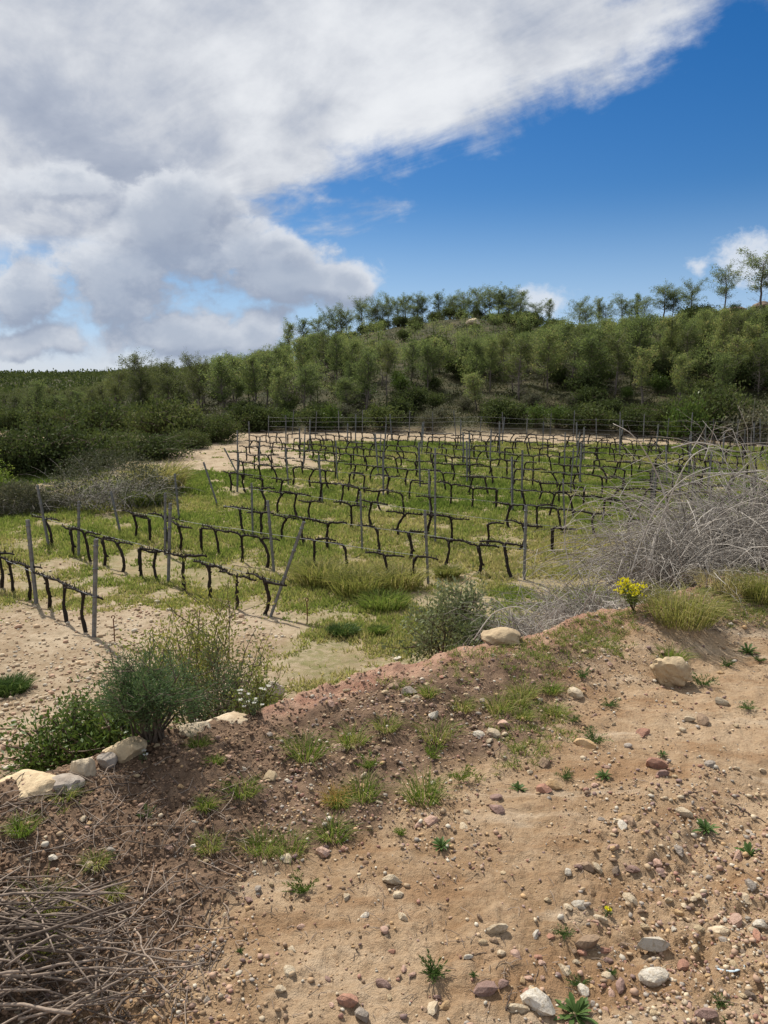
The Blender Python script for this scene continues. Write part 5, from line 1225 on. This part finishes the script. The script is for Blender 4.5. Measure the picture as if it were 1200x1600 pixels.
def scatter_pebbles(name, x, y, sz, cols, label, sink=.2, sub=1, flat=.65):
    V0, F0 = ICO[sub]; n = len(x); z = H(x, y); k = len(V0)
    bank = [];
    for i in range(24):
        N_ = RK.normal(size=(7, 3)); N_ /= np.linalg.norm(N_, axis=1)[:, None]; dt = V0 @ N_.T; rad = np.minimum(np.where(dt > .05, RK.uniform(.5, .9, 7)[None] / np.maximum(dt, .05), 9).min(1), 1)
        bank.append(V0 * rad[:, None] * np.array([1, RK.uniform(.6, 1), flat * RK.uniform(.7, 1.2)]))
    bank = np.array(bank)[rng.integers(0, 24, n)]; a = rng.uniform(0, 6.28, n); ca, sa = np.cos(a)[:, None], np.sin(a)[:, None]
    W_ = np.stack([bank[:, :, 0] * ca - bank[:, :, 1] * sa, bank[:, :, 0] * sa + bank[:, :, 1] * ca, bank[:, :, 2]], -1) * (sz * .5)[:, None, None]
    W_ += np.stack([x, y, z + sz * .5 * flat * (1 - 2 * sink)], -1)[:, None, :]
    F = (F0[None] + (np.arange(n) * k)[:, None, None]).reshape(-1, 3); col = np.repeat(np.c_[cols, np.ones(n)], k, 0)
    me = mesh(name, W_.reshape(-1, 3), [F], M_GRAVEL, {'col': ('FLOAT_COLOR', col)}, smooth=False); tag(ob(name, me), label, kind='stuff')
def pebbles():
    n = 95000; d = rng.uniform(0, 1, n); r_ = 1.6 * (6.8 / 1.6) ** (d ** .85); a = rng.uniform(-.62, .62, n); x, y = r_ * np.sin(a), r_ * np.cos(a)
    yt, yc = toe(x, y), crest(x); t = (y - yt) / (yc - yt); cl = fbm(x * 1.5, y * 1.5, 4, 701)
    right = sstep(x - .35 * (y - 1.6), .25, 1.0) * sstep(y, 3.0, 2.2)
    onb = (t > .15) & (t < 1.25)
    p = np.where(onb, np.clip(.42 + .7 * cl, .1, 1), np.clip(.08 + .9 * sstep(cl, .0, .45) * .5 + .9 * right, 0, 1)) * (y < yc + .25)
    keep = rng.random(n) < p * .52; x, y, t = x[keep], y[keep], t[keep]; n = len(x)
    sz = np.minimum(.0055 + rng.gamma(1.5, .0042, n), .030) * (1 + .12 * (np.hypot(x, y) - 2)).clip(1, 1.5)
    c = PAL[rng.integers(0, len(PAL), n)] * rng.uniform(.75, 1.15, (n, 1)); left = (x < -.45) & (t > .05) & (rng.random(n) < .85)
    c[left] = np.array([.19, .12, .075]) * rng.uniform(.6, 1.5, (left.sum(), 1))
    scatter_pebbles('gravel', x, y, sz, c, 'loose gravel and small pebbles on the track and berm'); print('pebbles', n)
    n = 22000; x = rng.uniform(-2.6, 1.2, n); yt, yc = toe(x, x * 0 + 2.5), crest(x); t = rng.uniform(-.02, 1.0, n); y = yt + (yc - yt) * t
    k = rng.random(n) < np.where(x < -.35, 1, .25) * (.4 + .6 * (fbm(x * 2, y * 2, 3, 711) > -.1)); x, y = x[k], y[k]
    sz = .005 + rng.gamma(1.3, .0042, len(x)).clip(0, .026); c = np.array([.165, .105, .068]) * rng.uniform(.6, 1.7, (len(x), 1))
    scatter_pebbles('soil_clods', x, y, sz, c, 'crumbly brown soil clods on the dark left berm', .35, 1, .75)
    n = 17000; y = 8.5 + 13 * rng.random(n) ** 1.6; x = rng.uniform(-.6, .35, n) * y; g = grass_amount(x, y); k = rng.random(n) < np.clip(1.0 - 1.6 * g, 0, 1) * (.3 + .7 * (fbm(x * .9, y * .9, 3, 721) > 0)); x, y = x[k], y[k]
    sz = .025 + rng.gamma(1.4, .022, len(x)).clip(0, .14); c = PAL[rng.choice([0, 1, 1, 5, 9, 0, 7], len(x))] * rng.uniform(.8, 1.15, (len(x), 1))
    scatter_pebbles('field_stones', x, y, sz, c, 'small pale stones strewn over the bare ground before the vines', .3)
def crumbs():
    n = 52000; d = rng.random(n); r_ = 1.6 * (5.6 / 1.6) ** (d ** .85); a = rng.uniform(-.60, .60, n); x, y = r_ * np.sin(a), r_ * np.cos(a)
    yt, yc = toe(x, y), crest(x); cl = fbm(x * 2.2, y * 2.2, 4, 741)
    k = (y < yc) & (rng.random(n) < np.clip(.20 + 1.2 * cl, .03, 1) * .5); x, y = x[k], y[k]
    sz = (.0045 + rng.gamma(1.3, .0035, len(x))).clip(0, .024) * (1 + .12 * (np.hypot(x, y) - 2)).clip(1, 1.5)
    c = np.array([.33, .225, .135]) * rng.uniform(.62, 1.2, (len(x), 1)); scatter_pebbles('earth_crumbs', x, y, sz, c, 'crumbs of dried sandy earth on the track', .35, 1, .6)
pebbles(); crumbs()
print('stones', time.time() - T0)

# ------------------------------------------------------------------ sticks
def stick_mesh(r, L, th, bend, k=6, knots=True, curve=0):
    n = 7; u = np.linspace(0, 1, n); w = np.cumsum(r.normal(0, bend, (n, 2)), 0); w -= np.outer(u, w[-1])
    P = np.c_[(u - .5) * L, w[:, 0] * L + curve * L * np.sin(u * PI), w[:, 1] * L * .6]; R = th * (1 - .45 * u) * (1 + .10 * r.normal(size=n))
    m = MB(); m.tube(P, R, k, r.uniform(.15, .95))
    if knots:
        for q in range(int(r.integers(0, 3))):
            i = int(r.integers(1, n - 1)); m.tube(np.stack([P[i], P[i] + r.normal(0, 1, 3) * th * 2.4]), [R[i] * .8, R[i] * .35], 4, .5)
    return m
STK = [stick_mesh(R1, 1, .0135, .022, curve=R1.normal(0, .05)).mesh('stick', M_STICK, True) for _ in range(16)]
DSTK = [stick_mesh(R1, 1, .02, .02, curve=R1.normal(0, .04)).mesh('stick', M_DARKSTICK, True) for _ in range(4)]
def put_stick(x, y, dz, L, rz, pitch, label, group, dark=False, th=1.0, mesh_=None):
    me = mesh_ or (DSTK[int(rng.integers(4))] if dark else STK[int(rng.integers(16))])
    o = ob('stick', me, None, (x, y, H1(x, y, True) + dz)); o.rotation_euler = (rng.uniform(0, 6.28), pitch, rz); o.scale = (L, L ** .5 * th * .47, L ** .5 * th * .47); tag(o, label, 'stick', group); return o
def slope_pitch(x, y, rz, L):
    a = H1(x - math.cos(rz) * L * .4, y - math.sin(rz) * L * .4); b = H1(x + math.cos(rz) * L * .4, y + math.sin(rz) * L * .4); return -math.atan2(b - a, L * .8)
# the pile in the lower left corner, layer upon layer
x0, y0 = at(80, 1535)
for i in range(165):
    q = abs(rng.normal(0, 1)); a = rng.uniform(0, 6.28); rx, ry = .26 * min(q, 1.3) * math.cos(a), .14 * min(q, 1.3) * math.sin(a)
    x, y = x0 + rx - .06, y0 + ry + .02; hp = .16 * max(0, 1 - (rx / .50) ** 2 - (ry / .30) ** 2)
    L = rng.uniform(.12, .40); rz = rng.normal(.35, .5) if rng.random() < .75 else rng.uniform(0, PI)
    put_stick(x, y, .012 + hp * rng.uniform(.45, 1.0), L, rz, slope_pitch(x, y, rz, L) * .7 + rng.normal(0, .10), f"{'long' if L > .34 else 'short' if L < .22 else 'middling'} {'crosswise ' if abs(math.sin(rz - .35)) > .6 else ''}cut stick {'at the right end' if rx > .15 else 'at the left end' if rx < -.15 else 'in the middle'} of the corner pile, {'far side' if ry > .05 else 'near side' if ry < -.05 else 'on the crown'}", 'sticks heaped in the lower left corner', th=rng.uniform(.75, 1.25))
for (px, py), (qx, qy), lb in [((10, 1585), (235, 1575), 'longest pale stick across the bottom of the stick pile'), ((65, 1540), (300, 1560), 'long forked stick poking out right of the stick pile'), ((215, 1515), (255, 1590), 'stick slanting down at the right end of the pile'), ((95, 1500), (200, 1470), 'pale stick lying on top of the pile'), ((125, 1430), (195, 1445), 'pale bent stick above the pile'),
   ((85, 1250), (200, 1222), 'long thin stick lying along the crest behind the crest slabs'), ((30, 1262), (95, 1250), 'short stick below the broad pale slab'), ((0, 1310), (60, 1285), 'pale stick at the left edge below the slabs'), ((10, 1350), (80, 1330), 'dark stick near the left edge of the berm'), ((240, 1205), (272, 1190), 'short thick stick right of the rosemary foot'),
   ((245, 1400), (300, 1375), 'left arm of the forked grey stick on the dark berm'), ((300, 1372), (335, 1398), 'right arm of the forked grey stick on the dark berm'), ((350, 1415), (356, 1450), 'pale upright twig at the edge of the sand'), ((100, 1240), (58, 1290), 'bundle stick by the left crest slabs'), ((130, 1300), (180, 1295), 'grey stick on the left berm')]:
    a = at(px, py); b = at(qx, qy); L = math.hypot(a[0] - b[0], a[1] - b[1]); rz = math.atan2(b[1] - a[1], b[0] - a[0]); mx, my = (a[0] + b[0]) / 2, (a[1] + b[1]) / 2
    put_stick(mx, my, .014 + (.10 if 'pile' in lb and 'above' not in lb else 0), L, rz, slope_pitch(mx, my, rz, L), lb, None, th=1.15)
for i in range(85):
    px = rng.uniform(0, 420); py = rng.uniform(1215, 1560)
    if px > 330 - .25 * (py - 1300) + 60: continue
    x, y = at(px, py); L = rng.uniform(.06, .26); rz = rng.normal(.5, .7); put_stick(x, y, .008, L, rz, slope_pitch(x, y, rz, L), f"{'short' if L < .12 else 'longish' if L > .2 else 'middling'} weathered stick {'near the left edge' if px < 110 else 'below the dark tufts' if px > 260 else 'halfway along the dark berm'}, {'above the stick pile' if py < 1380 else 'beside the stick pile' if px > 200 else 'by the tall yellowish tufts'}", 'sticks strewn on the left berm', th=rng.uniform(.6, 1.0))
for (px, py), (qx, qy), lb in [((1140, 1265), (1196, 1292), 'long dark twig lying near the right edge of the track'), ((1062, 1250), (1096, 1242), 'short dark twig on the sand left of the long twig'), ((768, 1192), (786, 1172), 'short grey stick stub below the stone cluster'), ((790, 1595), (800, 1560), 'dark stick beside the buff slab at the bottom edge')]:
    a = at(px, py); b = at(qx, qy); L = math.hypot(a[0] - b[0], a[1] - b[1]); rz = math.atan2(b[1] - a[1], b[0] - a[0]); mx, my = (a[0] + b[0]) / 2, (a[1] + b[1]) / 2
    put_stick(mx, my, .008, L, rz, slope_pitch(mx, my, rz, L), lb, None, dark='dark' in lb, th=1.0)
def litter():
    m = MB(); n = 900; c = 0
    for i in range(n):
        px = rng.uniform(-60, 440) if i < 620 else rng.uniform(1000, 1200); py = rng.uniform(1200, 1600) if i < 620 else rng.uniform(900, 985)
        if i < 620 and px > 400 - .35 * max(0, py - 1300): continue
        x, y = at(px, py); L = rng.uniform(.03, .13); rz = rng.uniform(0, PI) if i < 620 else rng.normal(.2, .8); p = slope_pitch(x, y, rz, L); d = np.array([math.cos(rz) * math.cos(p), math.sin(rz) * math.cos(p), -math.sin(p)])
        o = np.array([x, y, H1(x, y, True) + .004]); m.tube(np.stack([o - d * L * .5, o + rng.normal(0, .006, 3) + np.array([0, 0, .004]), o + d * L * .5 + np.array([0, 0, abs(rng.normal(0, .012))])]), [.0022, .002, .0012], 3, rng.uniform(.1, 1), False)
    tag(ob('twig_litter', m.mesh('twig_litter', M_STICK)), 'fine dry twig litter on the left berm and right bank', kind='stuff')
litter()
def straw():
    m = MB(); n = 1100
    for i in range(n):
        px, py = rng.uniform(250, 1200), rng.uniform(1020, 1600); x, y = at(px, py)
        if rng.random() > .35 + .65 * float(fbm(np.array([x * 1.3]), np.array([y * 1.3]), 3, 761)[0] > .05): continue
        L = rng.uniform(.012, .055); a = rng.uniform(0, 6.28); d = np.array([math.cos(a), math.sin(a), 0]) * L; o = np.array([x, y, H1(x, y, True) + .003])
        m.tube(np.stack([o, o + d * .5 + np.array([0, 0, .003]) + rng.normal(0, .002, 3), o + d]), [.0012, .0011, .0007], 3, rng.uniform(.3, 1), False)
    tag(ob('straw_litter', m.mesh('straw_litter', M_STICK)), 'bits of straw and fine dead stalks strewn on the track', kind='stuff')
straw()
# a dead limb on the slope foot and a curl of blue plastic on the track
x, y = at(935, 672, 9); m = MB(); m.tube(np.array([[-.9, 0, .25], [-.3, 0, .5], [.3, .1, .55], [1.0, 0, .35]]), [.10, .12, .10, .05], 7, .9); m.tube(np.array([[.2, .05, .55], [.5, .1, .85], [.9, 0, .9]]), [.06, .05, .02], 6, .9)
tag(ob('dead_limb', m.mesh('dead_limb', M_PINEBARK, True), None, (x, y + 3, H1(x, y + 3))), 'pale dead limb lying at the foot of the wooded slope', 'fallen branch')
x, y = at(1142, 1516); L = size(34, x, y); m = MB(); v = np.linspace(0, 1, 12)
V = np.stack([np.stack([(v - .5) * L, -.012 * np.sin(v * PI) + s_ * .0035, .003 + .010 * v ** 2 + 0 * v], 1) for s_ in (-1, 1)], 1); V2 = V + np.array([0, 0, .0012]); i = np.arange(11) * 2
m.add(np.concatenate([V.reshape(-1, 3), V2.reshape(-1, 3)]), np.concatenate([np.stack([i, i + 1, i + 3, i + 2], 1), np.stack([i, i + 2, i + 3, i + 1], 1) + 24, np.stack([i, i + 2, i + 26, i + 24], 1), np.stack([i + 1, i + 25, i + 27, i + 3], 1)]), None, .5)
mp, N, b = mat('blue plastic'); b.inputs['Base Color'].default_value = (.42, .50, .55, 1); b.inputs['Roughness'].default_value = .4
tag(ob('plastic_strip', m.mesh('plastic_strip', mp, True), None, (x, y, H1(x, y, True))), 'thin curl of pale blue plastic on the gravel at lower right', 'plastic strip')
print('done', time.time() - T0)
